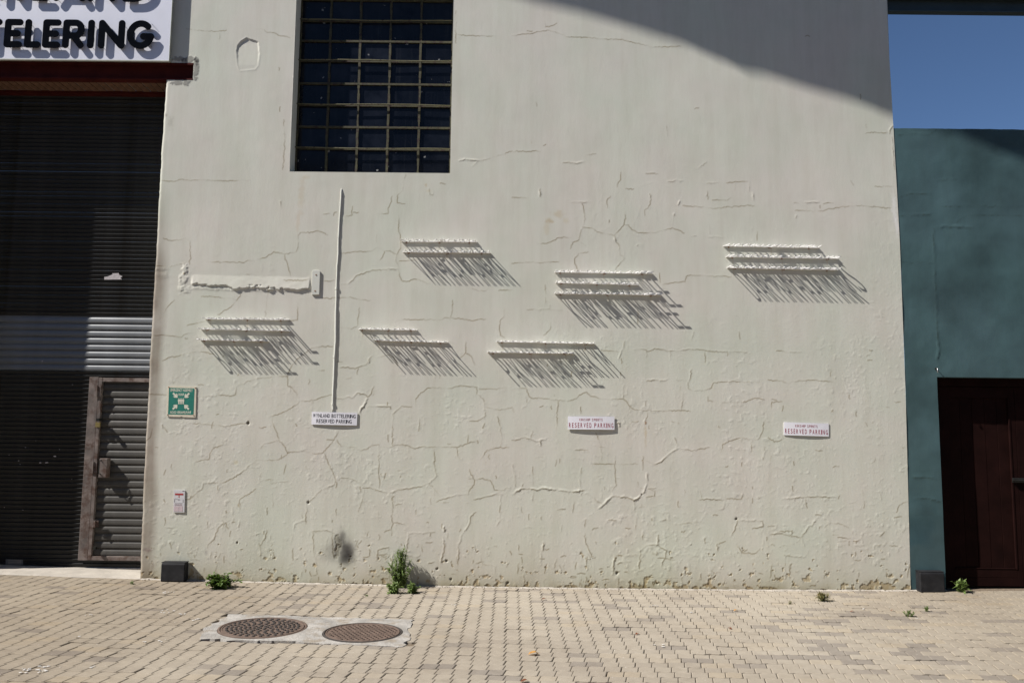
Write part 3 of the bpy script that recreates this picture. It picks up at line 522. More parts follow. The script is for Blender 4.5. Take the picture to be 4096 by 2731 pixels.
ROWS = [
 ('G1', 'two-row group highest on the wall near its middle', [(1606, 967, 1908, 968, 'KNAP VIR NAM'), (1612, 1009, 1962, 1012, 'VAN HAAR MANRAN')]),
 ('G2', 'three-row group at the centre of the wall', [(2218, 1089, 2610, 1095, 'HARK AAN MY VREE'), (2222, 1131, 2552, 1140, 'RAM VIR NIMANK'), (2218, 1174, 2645, 1181, 'KNAP AAN HAM VREE')]),
 ('G3', 'three-row group nearest the teal wall', [(2892, 985, 3274, 992, 'VRAAM HIN NARM'), (2903, 1028, 3352, 1035, 'RAAK AAN VANMY RS'), (2907, 1072, 3351, 1081, 'DAAR MAN HAAR MANK')]),
 ('G4', 'three-row group nearest the roller shutter', [(821, 1276, 1158, 1279, 'MAAR NIVAN ML'), (805, 1317, 1161, 1324, 'NAAK VIR HAM MAL'), (802, 1360, 1075, 1365, 'BANK HAAR NEL')]),
 ('G5', 'two-row group just right of the conduit', [(1436, 1317, 1668, 1320, 'YRAM HAN'), (1498, 1361, 1792, 1370, 'MAHAK AAN VRY')]),
 ('G6', 'lower two-row group left of a crimson parking plate', [(1986, 1366, 2378, 1375, 'NAAM VIR HAAKYM'), (1950, 1409, 2297, 1414, 'PAK MAN HAR WEE')])]
for g_, d_, rr_ in ROWS:                       # rust weeping from the fixings
    for (xa, ya, xb, yb, tx) in rr_:
        for fx in (.06, .5, .9):
            a_, b_ = map(float, wallpt(xa + (xb - xa) * fx, ya + (yb - ya) * fx))
            WR.blob(a_, b_ - .012, .011, .016, 0, (.55, .34, .2), .75, .8, .5); WR.blob(a_ + .004, b_ - .05, .008, .05, 0, (.85, .74, .6), .6, .9, .5)
# mortar ledge left by a removed bracket
p0 = kp_w(0, 1, 1780, 1010); p1 = kp_w(1, 1, 500, 1035)
t = np.clip((X - p0[0]) / (p1[0] - p0[0]), 0, 1); zc = p0[1] + (p1[1] - p0[1]) * t
inx = np.clip((X - p0[0] + .03) / .02, 0, 1) * np.clip((p1[0] - X) / .01, 0, 1)
zz = (Z - zc + .020 * (fbm(X, Z, .07, 71, 3) - .5)) / .062
WR.H += inx * .015 * np.clip((1.05 - zz) / 2.0, 0, 1) * np.clip((zz + .95 + .9 * (fbm(X, Z, .21, 74, 2) - .5) + 1.1 * (fbm(X, Z * 2, .045, 73, 4) - .5)) * 5, 0, 1)
low = inx * np.clip(1 - abs(zz + 1.3) / .4, 0, 1)
WR.H += .006 * low * fbm(X, Z, .018, 75, 2)
for (x, y, rx, rz, h) in ((1700, 900, .045, .05, .006), (1690, 990, .055, .075, .005), (1700, 1090, .06, .05, .004), (1660, 1060, .04, .09, .003)):
    px, pz = kp_w(0, 1, x, y); WR.blob(px, pz, rx, rz, h, None, 1, .7, .7)
for (x, y, rx, rz) in ((1450, 900, .16, .03), (1480, 960, .12, .05)):
    px, pz = kp_w(0, 1, x, y); WR.blob(px, pz, rx, rz, .0025, None, 1, 1, .4)
# sunk patch near the top left of the window
poly = [kp_w(0, 0, *p) for p in ((2168, 470), (2180, 420), (2215, 375), (2265, 345), (2320, 365), (2375, 385), (2385, 500), (2375, 600), (2345, 640), (2200, 655), (2178, 600))]
wn = WR.win(min(p[0] for p in poly) - .05, max(p[0] for p in poly) + .05, min(p[1] for p in poly) - .05, max(p[1] for p in poly) + .05)
Xw, Zw = X[wn], Z[wn]; ins = np.ones(Xw.shape, bool); dm = np.full(Xw.shape, 9.0)
for a, b in zip(poly, poly[1:] + poly[:1]):
    dx, dz = b[0] - a[0], b[1] - a[1]; q = dx * dx + dz * dz
    tt = np.clip(((Xw - a[0]) * dx + (Zw - a[1]) * dz) / q, 0, 1); dm = np.minimum(dm, np.hypot(Xw - a[0] - tt * dx, Zw - a[1] - tt * dz))
    ins &= (dx * (Zw - a[1]) - dz * (Xw - a[0])) < 0
WR.H[wn] += np.where(ins, -.010 * np.clip((dm - .012 * (fbm(Xw, Zw, .035, 79, 3) - .4)) / .014, 0, 1) * np.clip(1.25 - (poly[3][1] - Zw) / .26, .06, 1), 0) + .0013 * np.exp(-(dm / .008) ** 2) * (.3 + fbm(Xw, Zw, .06, 77, 2))
# window and lintel openings
WL = [wallpt(*p) for p in (KP(1, 0, 420, 0), KP(1, 0, 335, 1560))]; WRR = [wallpt(*p) for p in (KP(1, 0, 1815, 0), KP(1, 0, 1782, 1560))]
WX0 = float(WL[0][0] + WL[1][0]) / 2 - .045; WX1 = float(WRR[0][0] + WRR[1][0]) / 2
WZ0 = float(wallpt(*KP(1, 1, 1000, 15))[1]); WZ1 = 6.62
BX1 = float(wallpt(*KP(0, 0, 1775, 650))[0]); BZ1 = float(wallpt(*KP(0, 0, 1400, 576))[1]); BZ0 = float(wallpt(*KP(0, 0, 1650, 736))[1])
for (a, b, c0, c1) in ((WX0, WX1, WZ0, 99), (-99, BX1, BZ0, BZ1)):
    xc = (X[:-1, :-1] + X[1:, 1:]) / 2; zc_ = (Z[:-1, :-1] + Z[1:, 1:]) / 2
    WR.cut |= (xc > a) & (xc < b) & (zc_ > c0) & (zc_ < c1)
    hs = WR.step * .51
    for ed in (a, b):
        mk = (abs(X - ed) < hs) & (Z > c0 - hs) & (Z < c1 + hs); X[mk] = ed; WR.H[mk] *= .3
    for ed in (c0, c1):
        mk = (abs(Z - ed) < hs) & (X > a - hs) & (X < b + hs); Z[mk] = ed; WR.H[mk] *= .3
WR.build('wall', M_white, white)
XJ = -5.87; SHY = .46                            # far jamb of the shutter opening, depth of the shutter
mb = MB()
zz_ = np.linspace(-.14, BZ0, 40); Lz = xl(zz_)
v = [(float(x), .012, float(z)) for x, z in zip(Lz, zz_)] + [(float(x) + .004, SHY + .25, float(z)) for x, z in zip(Lz, zz_)]
mb.add(v, [(i, i + 1, i + 41, i + 40) for i in range(39)])
mb.box(XJ - 5, XJ, 0, .5, -.14, ZTOP)            # wall left of the shutter
mb.box(XJ, float(xl(5.0)) - .003, .01, .4, BZ1 + .004, ZTOP)   # wall over the lintel, behind the sign
mb.build('wall_return', M_plain, white)
# window reveals
mb = MB(); wd = .24
mb.add([(WX0, .0, WZ0), (WX0, wd, WZ0), (WX0, wd, ZTOP), (WX0, .0, ZTOP)], [(0, 1, 2, 3)])
mb.add([(WX1, .0, WZ0), (WX1, wd, WZ0), (WX1, wd, ZTOP), (WX1, .0, ZTOP)], [(3, 2, 1, 0)])
mb.add([(WX0, .0, WZ0), (WX1, .0, WZ0), (WX1, wd, WZ0 + .01), (WX0, wd, WZ0 + .01)], [(0, 1, 2, 3)])
mb.build('window_reveal', M_plain, white)
# gable over the frame and the overhanging roof whose verge throws the big shadow
XR = float(e_right(5.0)); VY = -2.1; tt = -VY / SUN.y
sh = [KP(2, 0, -330, -130), KP(2, 0, 0, -40), KP(2, 0, 200, 20), KP(2, 0, 700, 140), KP(2, 0, 1000, 228), KP(2, 0, 1300, 322), KP(2, 0, 1600, 412), KP(2, 0, 1850, 528), KP(2, 0, 2010, 588), KP(2, 0, 2150, 668), KP(3, 0, 0, 692), KP(3, 0, 400, 822), KP(3, 0, 800, 932), KP(3, 0, 1150, 1075), KP(3, 0, 1700, 1215), KP(3, 0, 2000, 1330), KP(3, 0, 2351, 1470)]
rake = []
for p in sh:
    x, z = wallpt(*p); rake.append((float(x) - SUN.x * tt, float(z) - SUN.z * tt))
sl = -.31
rid = rake[0][0] - 5.0
rake = [(rid - 8, rake[0][1] + 5 * .31 - 8 * .31), (rid, rake[0][1] + 5 * .31)] + rake + [(XR + .9, rake[-1][1] + sl * (XR + .9 - rake[-1][0]))]
n = len(rake)
v = [(x, VY, z) for x, z in rake] + [(x, VY, z + .12) for x, z in rake] + [(x, 14, z + .12) for x, z in rake] + [(x, 14, z) for x, z in rake]
fc = []
for i in range(n - 1):
    fc += [(i, i + 1, i + 1 + n, i + n), (i + n, i + 1 + n, i + 1 + 2 * n, i + 2 * n), (i + 3 * n, i, i + n, i + 2 * n) if i == 0 else (i + 2 * n, i + 1 + 2 * n, i + 1 + 3 * n, i + 3 * n), (i, i + 3 * n, i + 1 + 3 * n, i + 1)]
meshobj('roof', v, fc, M_roof, white)
zr = lambda x: float(np.interp(x, [q[0] for q in rake], [q[1] for q in rake]))
gp = [(XR, ZTOP + .002), (XR, zr(XR) - .01)] + [(x, z - .01) for x, z in rake[::-1] if XJ - 5 < x < XR] + [(XJ - 5, zr(XJ - 5) - .01), (XJ - 5, ZTOP + .002)]
mb = MB(); mb.prism(gp, .003, .3); mb.build('gable_wall', M_plain, white)
mb = MB(); mb.box(XR - .3, XR - .002, .02, 13, -.1, zr(XR) - .02); mb.build('side_wall', M_plain, white)

# plate with rust left on the wall
mb = MB(); q = [kp_w(1, 1, *p) for p in ((513, 1142), (584, 1140), (592, 925), (575, 915), (530, 915), (517, 930))]
mb.prism(q[::-1], -.014, .0); mb.build('bracket_plate', M_plain, white, bevel=.003)
for p in ((555, 958), (545, 1105)):
    a, b = kp_w(1, 1, *p); mb = MB(); mb.cyl((a, -.0142, b), (0, -1, 0), .007, .003, 8); mb.build('bracket_bolt', M_rust, white)

# lintel: two channels with a brick soffit between
lint = thing('steel_lintel', 'dark red steel channel lintel over the roller shutter', 'lintel', (BX1 - 1.3, 0, BZ0))
def at(o, mb, name, m, **k):
    o2 = mb.build(name, m, None, **k); o2.parent = o; o2.matrix_parent_inverse = Matrix.Translation(-o.location); return o2
mb = MB(); mb.box(XJ - .3, BX1, -.002, .09, BZ1 - .02, BZ1 - .001); mb.box(XJ - .3, BX1, -.002, .09, BZ0 + .001, BZ0 + .018); mb.box(XJ - .3, BX1 - .001, .045, .055, BZ0 + .018, BZ1 - .02)
mb.box(BX1 - .001, BX1 + .006, .0, .1, BZ0, BZ1)
at(lint, mb, 'front_channel', M_redsteel)
mb = MB(); mb.box(XJ - .3, float(xl(4)) + .02, SHY - .10, SHY - .012, BZ0 - .012, BZ0 + .02); at(lint, mb, 'rear_channel', M_redsteel)
bx = XJ; k = 0
bme = None
while bx < float(xl(4)) - .02:
    mb = MB(); mb.box(0, .070, 0, SHY - .205, 0, .06)
    if bme is None:
        o = at(lint, mb, 'brick', M_brick); bme = o.data
    else:
        o = shared('brick', bme, lint); o.matrix_parent_inverse = Matrix.Translation(-lint.location)
    o.location = (bx, .095, BZ0 + .012 + random.uniform(-.003, .003)); bx += .0815
mb = MB(); mb.box(XJ, float(xl(4)) - .0, .092, SHY - .102, BZ0 + .020, BZ0 + .07); at(lint, mb, 'mortar_bed', M_mortar)

# ------------------------------------------------------------------ window
win = thing('window', 'tall steel framed window with five columns of dark dusty panes in cream wall', 'window', ((WX0 + WX1) / 2, .2, WZ0))
WY = .20
fx0 = float(wallpt(*KP(1, 0, 395, 400), WY)[0]); 
fx0 = min(fx0, WX0 + .02)
colx = [WX0 + .004]
for p in (680, 955, 1232, 1512): colx.append(float(wallpt(*KP(1, 0, p, 450), WY)[0]))
colx.append(WX1 - .012)
rowz = [WZ0 + .012] + [float(wallpt(*KP(1, 0, 1300, p), WY)[1]) for p in (1375, 1175, 975, 778, 570, 387, 203, 8)]
rowz.append(rowz[-1] + .21); rowz.append(rowz[-1] + .21)
hb_ = .011
for j in range(len(rowz) - 1):
    for i in range(5):
        mb = MB(); mb.box(colx[i] + .002, colx[i + 1] - .002, 0, .004, rowz[j] + .002, rowz[j + 1] - .002)
        o = mb.build('pane', M_glass, win); o.matrix_parent_inverse = Matrix.Translation(-win.location)
        o.data.transform(Matrix.Translation((-(colx[i] + colx[i + 1]) / 2, 0, -(rowz[j] + rowz[j + 1]) / 2)))
        o.location = ((colx[i] + colx[i + 1]) / 2, WY + .012, (rowz[j] + rowz[j + 1]) / 2); o.rotation_euler = (random.gauss(0, .006), 0, random.gauss(0, .006))
for i, x in enumerate(colx):
    mb = MB(); wv = .0125 if 0 < i < 5 else .016
    zs_ = np.linspace(rowz[0], rowz[-1], 40); P = [x + random.gauss(0, .0012) for _ in zs_]
    for k in range(39):
        ws = wv * (1 if random.random() < .8 else random.uniform(.6, .9))
        mb.add([(P[k] - ws, WY - .006, zs_[k]), (P[k] + ws, WY - .006, zs_[k]), (P[k + 1] + ws, WY - .006, zs_[k + 1]), (P[k + 1] - ws, WY - .006, zs_[k + 1]),
                (P[k] - ws, WY + .02, zs_[k]), (P[k] + ws, WY + .02, zs_[k]), (P[k + 1] + ws, WY + .02, zs_[k + 1]), (P[k + 1] - ws, WY + .02, zs_[k + 1])],
               [(0, 1, 2, 3), (0, 3, 7, 4), (1, 5, 6, 2)])
    at(win, mb, 'mullion' if 0 < i < 5 else 'side_frame', M_bar)
for j, z in enumerate(rowz):
    mb = MB()
    if j == 0: mb.box(WX0 + .004, WX1 - .004, WY - .012, WY + .02, z - .014, z + .012); at(win, mb, 'bottom_frame', M_bar)
    elif j % 2 == 1:
        xs = np.linspace(WX0 + .002, WX1 - .003, 12)
        mb.tube([(x, WY - .034 , z + .004 * math.sin(i * .7 + j) + random.gauss(0, .0012)) for i, x in enumerate(xs)], .0068, 8); at(win, mb, 'guard_bar', M_barlight, smooth=True)
        mb = MB(); mb.box(WX0 + .02, WX1 - .02, WY - .003, WY + .018, z - .009, z + .009); at(win, mb, 'glazing_bar', M_bar)
    else:
        mb.box(WX0 + .02, WX1 - .02, WY - .008, WY + .018, z - .011, z + .011); at(win, mb, 'glazing_bar', M_bar)

# ------------------------------------------------------------------ roller shutter
SX0, SX1 = XJ - .02, float(xl(2)) + .03
shz = lambda py: float(wallpt(300, py * S, SHY)[1])
sh_top, z_b1, z_b0, z_bot = BZ0 + .05, shz(726), shz(851), shz(1302)
shut = thing('roller_shutter', 'dark steel roller shutter in recess with one band of wider plain slats', 'shutter', ((SX0 + SX1) / 2, SHY, z_bot))
def slat_mesh(name, h, d, m, L, kind):
    if kind == 0: pr = [(0, .0), (-.12 * d, .06), (-.55 * d, .45), (-d, .80), (-.98 * d, .87), (-.5 * d, .94), (0, .96), (0, 1)]
    else: pr = [(-.1 * d, 0), (-.95 * d, .08), (-1.0 * d, .30), (-.75 * d, .62), (-.28 * d, .80), (-.05 * d, .82), (-.3 * d, .88), (-.3 * d, .93), (0, .95), (0, 1)]
    v = []; f = []
    for y, z in pr: v += [(-L / 2, y, z * h), (L / 2, y, z * h)]
    for i in range(len(pr) - 1): f.append((2 * i, 2 * i + 1, 2 * i + 3, 2 * i + 2))
    me = bpy.data.meshes.new(name); me.from_pydata(v, [], f); me.materials.append(m); me.update(); return me
def stack(parent, me, z0, z1, n, cx, y):
    h = (z1 - z0) / n
    for i in range(n):
        o = shared('slat', me, parent); o.matrix_parent_inverse = Matrix.Translation(-parent.location)
        o.location = (cx + random.uniform(-.002, .002), y + random.gauss(0, .0006), z0 + i * h); o.rotation_euler = (random.gauss(0, .012), 0, 0)
LS = SX1 - SX0; n1_ = int((sh_top - z_b1) / .046); n2_ = int((z_b0 - z_bot) / .046)
stack(shut, slat_mesh('fine_slat', (sh_top - z_b1) / n1_, .016, M_slat, LS, 0), z_b1, sh_top, n1_, (SX0 + SX1) / 2, SHY)
stack(shut, slat_mesh('wide_slat', (z_b1 - z_b0) / 8, .015, M_bigslat, LS, 1), z_b0, z_b1, 8, (SX0 + SX1) / 2, SHY)
stack(shut, slat_mesh('fine_slat', (z_b0 - z_bot) / n2_, .016, M_slat, LS, 0), z_bot, z_b0, n2_, (SX0 + SX1) / 2, SHY)
mb = MB(); mb.box(SX0, SX1, SHY - .02, SHY + .01, z_bot - .045, z_bot - .002); mb.box(SX0, SX1, SHY - .045, SHY - .02, z_bot - .045, z_bot - .036); at(shut, mb, 'bottom_rail', M_alu)
mb = MB(); mb.box(SX0, SX1, SHY - .03, SHY, z_bot - .085, z_bot - .046); at(shut, mb, 'rubber_seal', M_rubber)
def plate_px(mb, c, r, pts, y, th):
    mb.prism([tuple(map(float, wallpt(*KP(c, r, *p), y))) for p in pts], y - th, y)
mb = MB(); plate_px(mb, 0, 3, ((52, 478), (213, 480), (212, 434), (54, 430)), SHY - .017, .003); at(shut, mb, 'label_plate', M_plaque)
mb = MB()
for y in (441, 455, 468): plate_px(mb, 0, 3, ((75, y + 4), (195, y + 6), (195, y + 1), (75, y - 1)), SHY - .0205, .0005)
at(shut, mb, 'label_print', M_alu)
mb = MB()
for (x, y, q) in ((505, 1052, 11), (235, 970, 6), (82, 1038, 5), (172, 1092, 8), (430, 1110, 14), (370, 1112, 9), (185, 1125, 4), (548, 990, 4), (660, 1262, 4), (40, 1520, 5), (210, 1545, 4), (665, 395, 5), (388, 180, 9), (330, 910, 3)):
    mb.prism([tuple(map(float, wallpt(*KP(0, 2, x + q * math.cos(k * 1.05) * random.uniform(.6, 1.6), y - q * .6 * math.sin(k * 1.05) * random.uniform(.5, 1.3)), SHY - .017))) for k in range(6)], SHY - .0185, SHY - .0165)
o = at(shut, mb, 'paint_specks', M_paper); o['kind'] = 'stuff'
mb = MB(); plate_px(mb, 0, 1, ((958, 1000), (1122, 998), (1105, 985), (1125, 970), (1095, 956), (1090, 940), (1030, 942), (1035, 952), (1010, 962), (985, 972), (958, 975)), SHY - .0165, .001); at(shut, mb, 'torn_sticker', M_paper)

# ------------------------------------------------------------------ wicket door in the shutter
def P8(x, y, yy): 
    a, b = wallpt(300 + x * .5167, 1480 + y * .5167, yy); return float(a), float(b)
WKY = SHY - .03
x_post0, x_post1 = P8(72, 800, WKY)[0], P8(146, 800, WKY)[0]; x_leaf = P8(176, 800, WKY)[0]
z_w1, z_w0 = P8(200, 62, WKY)[1], P8(200, 1470, WKY)[1]; wx1 = x_post0 + .98
wk = thing('wicket_door', 'small hinged steel slatted door with weathered pinkish frame set in the shutter', 'door', ((x_post0 + wx1) / 2, WKY, z_w0))
mb = MB(); mb.box(x_post0, x_post1, WKY - .022, WKY + .02, z_w0, z_w1 + .01); at(wk, mb, 'door_post', M_frame, bevel=.003)
mb = MB(); mb.box(x_post1 + .006, x_leaf, WKY - .032, WKY + .015, z_w0 + .004, z_w1 + .004)
mb.box(x_leaf, wx1, WKY - .030, WKY + .015, z_w1 - .040, z_w1 + .002); mb.box(x_leaf, wx1, WKY - .030, WKY + .015, z_w0 + .002, z_w0 + .045)
at(wk, mb, 'leaf_frame', M_frame, bevel=.002)
mb = MB(); mb.box(x_leaf, wx1, WKY + .016, WKY + .02, z_w0 + .05, z_w1 - .04); at(wk, mb, 'back_plate', M_rubber)
stack(wk, slat_mesh('wicket_slat', (z_w1 - z_w0 - .087) / 23, .013, M_doorslat, wx1 - x_leaf - .002, 1), z_w0 + .046, z_w1 - .041, 23, (x_leaf + wx1) / 2, WKY + .012)
for (x0, y0, x1, y1) in ((150, 205, 206, 125), (120, 792, 176, 710), (138, 1212, 186, 1163)):
    a, b = P8(x0, y0, WKY - .03); c, d = P8(x1, y1, WKY - .03); mb = MB(); mb.box(a, c, WKY - .046, WKY - .033, b, d)
    mb.cyl(((a + c) / 2, WKY - .05, b - .004), (0, 0, 1), .008, d - b + .008, 8); at(wk, mb, 'hinge', M_frame)
a, b = P8(188, 832, WKY - .05); c, d = P8(263, 682, WKY - .05)
mb = MB(); mb.box(a, c, WKY - .075, WKY - .004, b, d); at(wk, mb, 'lock_box', M_frame, bevel=.008)
mb = MB(); mb.tube([(a + .02, WKY - .075, d - .02), (a + .02, WKY - .11, d - .03), (a + .02, WKY - .11, b + .05), (a + .02, WKY - .075, b + .04)], .006, 6); at(wk, mb, 'pull_handle', M_bolt)
a, b = P8(160, 440, WKY - .045); c, d = P8(196, 405, WKY - .045)
mb = MB(); mb.box(a, c, WKY - .055, WKY - .034, b, d); mb.tube([(a + .006, WKY - .045, d), (a + .008, WKY - .045, d + .025), (c - .008, WKY - .045, d + .025), (c - .006, WKY - .045, d)], .003, 6); at(wk, mb, 'padlock', M_brass)
mb = MB(); a, b = P8(190, 395, WKY - .05); mb.box(a - .012, a + .02, WKY - .10, WKY - .03, b, b + .03); at(wk, mb, 'hasp', M_bolt)
a, b = P8(150, 1420, WKY - .03); mb = MB(); mb.box(a, a + .03, WKY - .075, WKY - .033, b + .05, b + .075); at(wk, mb, 'drop_bolt', M_bolt)

# ------------------------------------------------------------------ lettering helpers
_txt = {}
def text_mesh(body, m, size=1.0, bold=0.0, thick=0.0):
    key = (body, bold, thick, m.name)
    if key in _txt: return _txt[key]
    cu = bpy.data.curves.new('t', 'FONT'); cu.body = body; cu.size = 1.0; cu.offset = bold; cu.extrude = thick; cu.resolution_u = 3
    o = bpy.data.objects.new('t', cu); COL.objects.link(o)
    dg = bpy.context.evaluated_depsgraph_get(); me = bpy.data.meshes.new_from_object(o.evaluated_get(dg))
    bpy.data.objects.remove(o); bpy.data.curves.remove(cu)
    me.name = 'lettering'; me.materials.clear(); me.materials.append(m)
    _txt[key] = me; return me
def fitted(me, x0, x1, z0, z1, y, spacing=None):
    """copy of a text mesh standing in the x,z plane, fitted to a rectangle, facing -y"""
    n = len(me.vertices); co = np.empty(n * 3, np.float32); me.vertices.foreach_get('co', co); co = co.reshape(-1, 3)
    mn, mx = co.min(0), co.max(0); me2 = me.copy()
    q = np.empty_like(co); q[:, 0] = x0 + (co[:, 0] - mn[0]) / (mx[0] - mn[0]) * (x1 - x0); q[:, 2] = z0 + (co[:, 1] - mn[1]) / (mx[1] - mn[1]) * (z1 - z0)
    q[:, 1] = y
    me2.vertices.foreach_set('co', q.ravel()); me2.update(); return me2
def seg_sd(px, pz, a, b):
    dx, dz = b[0] - a[0], b[1] - a[1]; q = dx * dx + dz * dz + 1e-12
    t = np.clip(((px - a[0]) * dx + (pz - a[1]) * dz) / q, 0, 1); return np.hypot(px - a[0] - t * dx, pz - a[1] - t * dz)
def sdf_letter(strokes, r, w, h, th, res):
    """solid rounded letter from centre-line strokes: marching squares front, back and rim"""
    nx, nz = int(w / res) + 5, int(h / res) + 5
    gx = (np.arange(nx) - 2) * res; gz_ = (np.arange(nz) - 2) * res; Xg, Zg = np.meshgrid(gx, gz_)
    D = np.full(Xg.shape, 9.0)
    for st in strokes:
        for a, b in zip(st[:-1], st[1:]): D = np.minimum(D, seg_sd(Xg, Zg, a, b))
    D -= r; vid = {}; V = []; F = []; E = {}
    def vert(k, x, z):
        if k not in vid: vid[k] = len(V); V.append((x, z))
        return vid[k]
    for j in range(nz - 1):
        for i in range(nx - 1):
            c = ((i, j), (i + 1, j), (i + 1, j + 1), (i, j + 1)); dv = [D[q[1], q[0]] for q in c]
            if min(dv) > 0: continue
            pl = []
            for k in range(4):
                a, b = c[k], c[(k + 1) % 4]; da, db = dv[k], dv[(k + 1) % 4]
                if da <= 0: pl.append((vert(a, gx[a[0]], gz_[a[1]]), 0))
                if (da <= 0) != (db <= 0):
                    t = da / (da - db); lo = min(a, b), max(a, b)
                    pl.append((vert(lo, gx[a[0]] + (gx[b[0]] - gx[a[0]]) * t, gz_[a[1]] + (gz_[b[1]] - gz_[a[1]]) * t), 1))
            if len(pl) < 3: continue
            F.append([p[0] for p in pl])
            for k in range(len(pl)):
                p, q = pl[k], pl[(k + 1) % len(pl)]
                if p[1] and q[1]: E[(p[0], q[0])] = 1
    n = len(V); v = [(x, 0, z) for x, z in V] + [(x, th, z) for x, z in V]
    f = [tuple(p) for p in F] + [tuple(i + n for i in reversed(p)) for p in F] + [(b, a, a + n, b + n) for a, b in E]
    return v, f
def arc(cx, cz, rx, rz, a0, a1, n=14): return [(cx + rx * math.cos(R(a0 + (a1 - a0) * i / n)), cz + rz * math.sin(R(a0 + (a1 - a0) * i / n))) for i in range(n + 1)]
def glyph(ch, w, h, r):
    l, q, b, t = r, w - r, r, h - r; m = h * .5
    if ch == 'E': return [[(q, t), (l, t), (l, b), (q, b)], [(l, m), (q - .02, m)]]
    if ch == 'L': return [[(l, t), (l, b), (q, b)]]
    if ch == 'I': return [[(w / 2, t), (w / 2, b)]]
    if ch == 'T': return [[(l, t), (q, t)], [(w / 2, t), (w / 2, b)]]
    if ch == 'N': return [[(l, b), (l, t), (q, b), (q, t)]]
    if ch == 'A': return [[(l, b), (w / 2, t), (q, b)], [(l + .2 * w, b + .3 * (t - b)), (q - .2 * w, b + .3 * (t - b))]]
    if ch == 'Y': return [[(l, t), (w / 2, m), (q, t)], [(w / 2, m), (w / 2, b)]]
    if ch == 'W': return [[(l, t), (l + .25 * (q - l), b), (w / 2, t - .1), (l + .75 * (q - l), b), (q, t)]]
    if ch == 'R': return [[(l, b), (l, t), (q - (t - m) / 2, t)] + arc(q - (t - m) / 2, (t + m) / 2 - .01, (t - m) / 2, (t - m) / 2 + .01, 90, -90) + [(l, m - .02)], [(w * .5, m - .02), (q, b)]]
    if ch == 'B': return [[(l, b), (l, t), (q - .07, t)] + arc(q - .07, (t + m) / 2, .06, (t - m) / 2, 90, -90) + [(l, m)], [(q - .07, m)] + arc(q - .07, (b + m) / 2, .07, (m - b) / 2, 90, -90) + [(l, b)]]
    if ch == 'D': return [[(l, b), (l, t), (w * .4, t)] + arc(w * .4, m, q - w * .4, t - m, 90, -90) + [(l, b)]]
    if ch == 'O': return [arc(w / 2, m, (q - l) / 2, (t - b) / 2, 0, 360, 28)]
    if ch == 'G': return [arc(w / 2, m, (q - l) / 2, (t - b) / 2, 48, 345, 24) + [(q, m - .02), (w * .6, m - .02)]]
# ------------------------------------------------------------------ big sign board
BY = -.062
bx1, _z = wallpt(*KP(0, 0, 1565, 300), BY); bx1 = float(bx1); bz0 = float(wallpt(*KP(0, 0, 900, 556), BY)[1])
board = thing('shop_sign', 'large white sign board with raised rounded black letters above the roller shutter', 'sign', (bx1 - 1.6, BY, bz0))
mb = MB(); mb.box(bx1 - 3.15, bx1, BY, BY + .02, bz0, bz0 + 1.55); at(board, mb, 'panel', M_sign)
mb = MB(); mb.box(bx1 - 3.15, bx1, BY - .004, BY - .0005, bz0 - .004, bz0 + .006); mb.box(bx1 - .0, bx1 + .004, BY - .004, BY + .024, bz0 - .004, bz0 + 1.55); mb.box(bx1 - 3.15, bx1 + .004, BY + .021, -.002, bz0 + .01, bz0 + .05); mb.box(bx1 - .06, bx1 - .01, BY + .021, -.002, bz0 + .06, bz0 + 1.5)
at(board, mb, 'edge_trim', M_signedge)
LY = BY - .036
row2 = [('B', -800, -625), ('O', -605, -365), ('T', -350, -185), ('T', -170, 12), ('E', 38, 205), ('L', 225, 375), ('E', 390, 555), ('R', 575, 772), ('I', 800, 868), ('N', 903, 1145), ('G', 1166, 1415)]
row1 = [('W', -560, -230), ('Y', -225, 30 - 60), ('N', -10, 205), ('L', 285, 460), ('A', 490, 790), ('N', 805, 1065), ('D', 1125, 1390)]
for rw, y0, y1 in ((row2, 443, 182), (row1, 12, -250)):
    for ch, a, b in rw:
        zb = float(wallpt(*KP(0, 0, 700, y0), LY)[1]); zt = float(wallpt(*KP(0, 0, 700, y1), LY)[1])
        x0 = float(wallpt(*KP(0, 0, a, (y0 + y1) / 2), LY)[0]); x1 = float(wallpt(*KP(0, 0, b, (y0 + y1) / 2), LY)[0])
        h = zt - zb; wd_ = x1 - x0; r = h * .110
        v, f = sdf_letter(glyph(ch, wd_, h, r), r, wd_, h, .009, .0055)
        mb = MB(); mb.add([(x0 + p[0], LY + p[1], zb + p[2]) for p in v], f)
        lo = at(board, mb, 'letter', M_black)
        for (px, pz) in ((r, h - r), (wd_ - r, h - r), (r, r), (wd_ - r, r)):
            if ch in 'IT' and px != r: continue
            if ch in 'IT': px = wd_ / 2
            if ch == 'L' and pz > r and px > r: continue
            if ch == 'G' and px == r: continue
            mb = MB(); mb.cyl((x0 + px, LY + .009, zb + pz), (0, 1, 0), .0022, BY - LY - .0085, 6)
            mb.build('pin', M_bolt, lo)

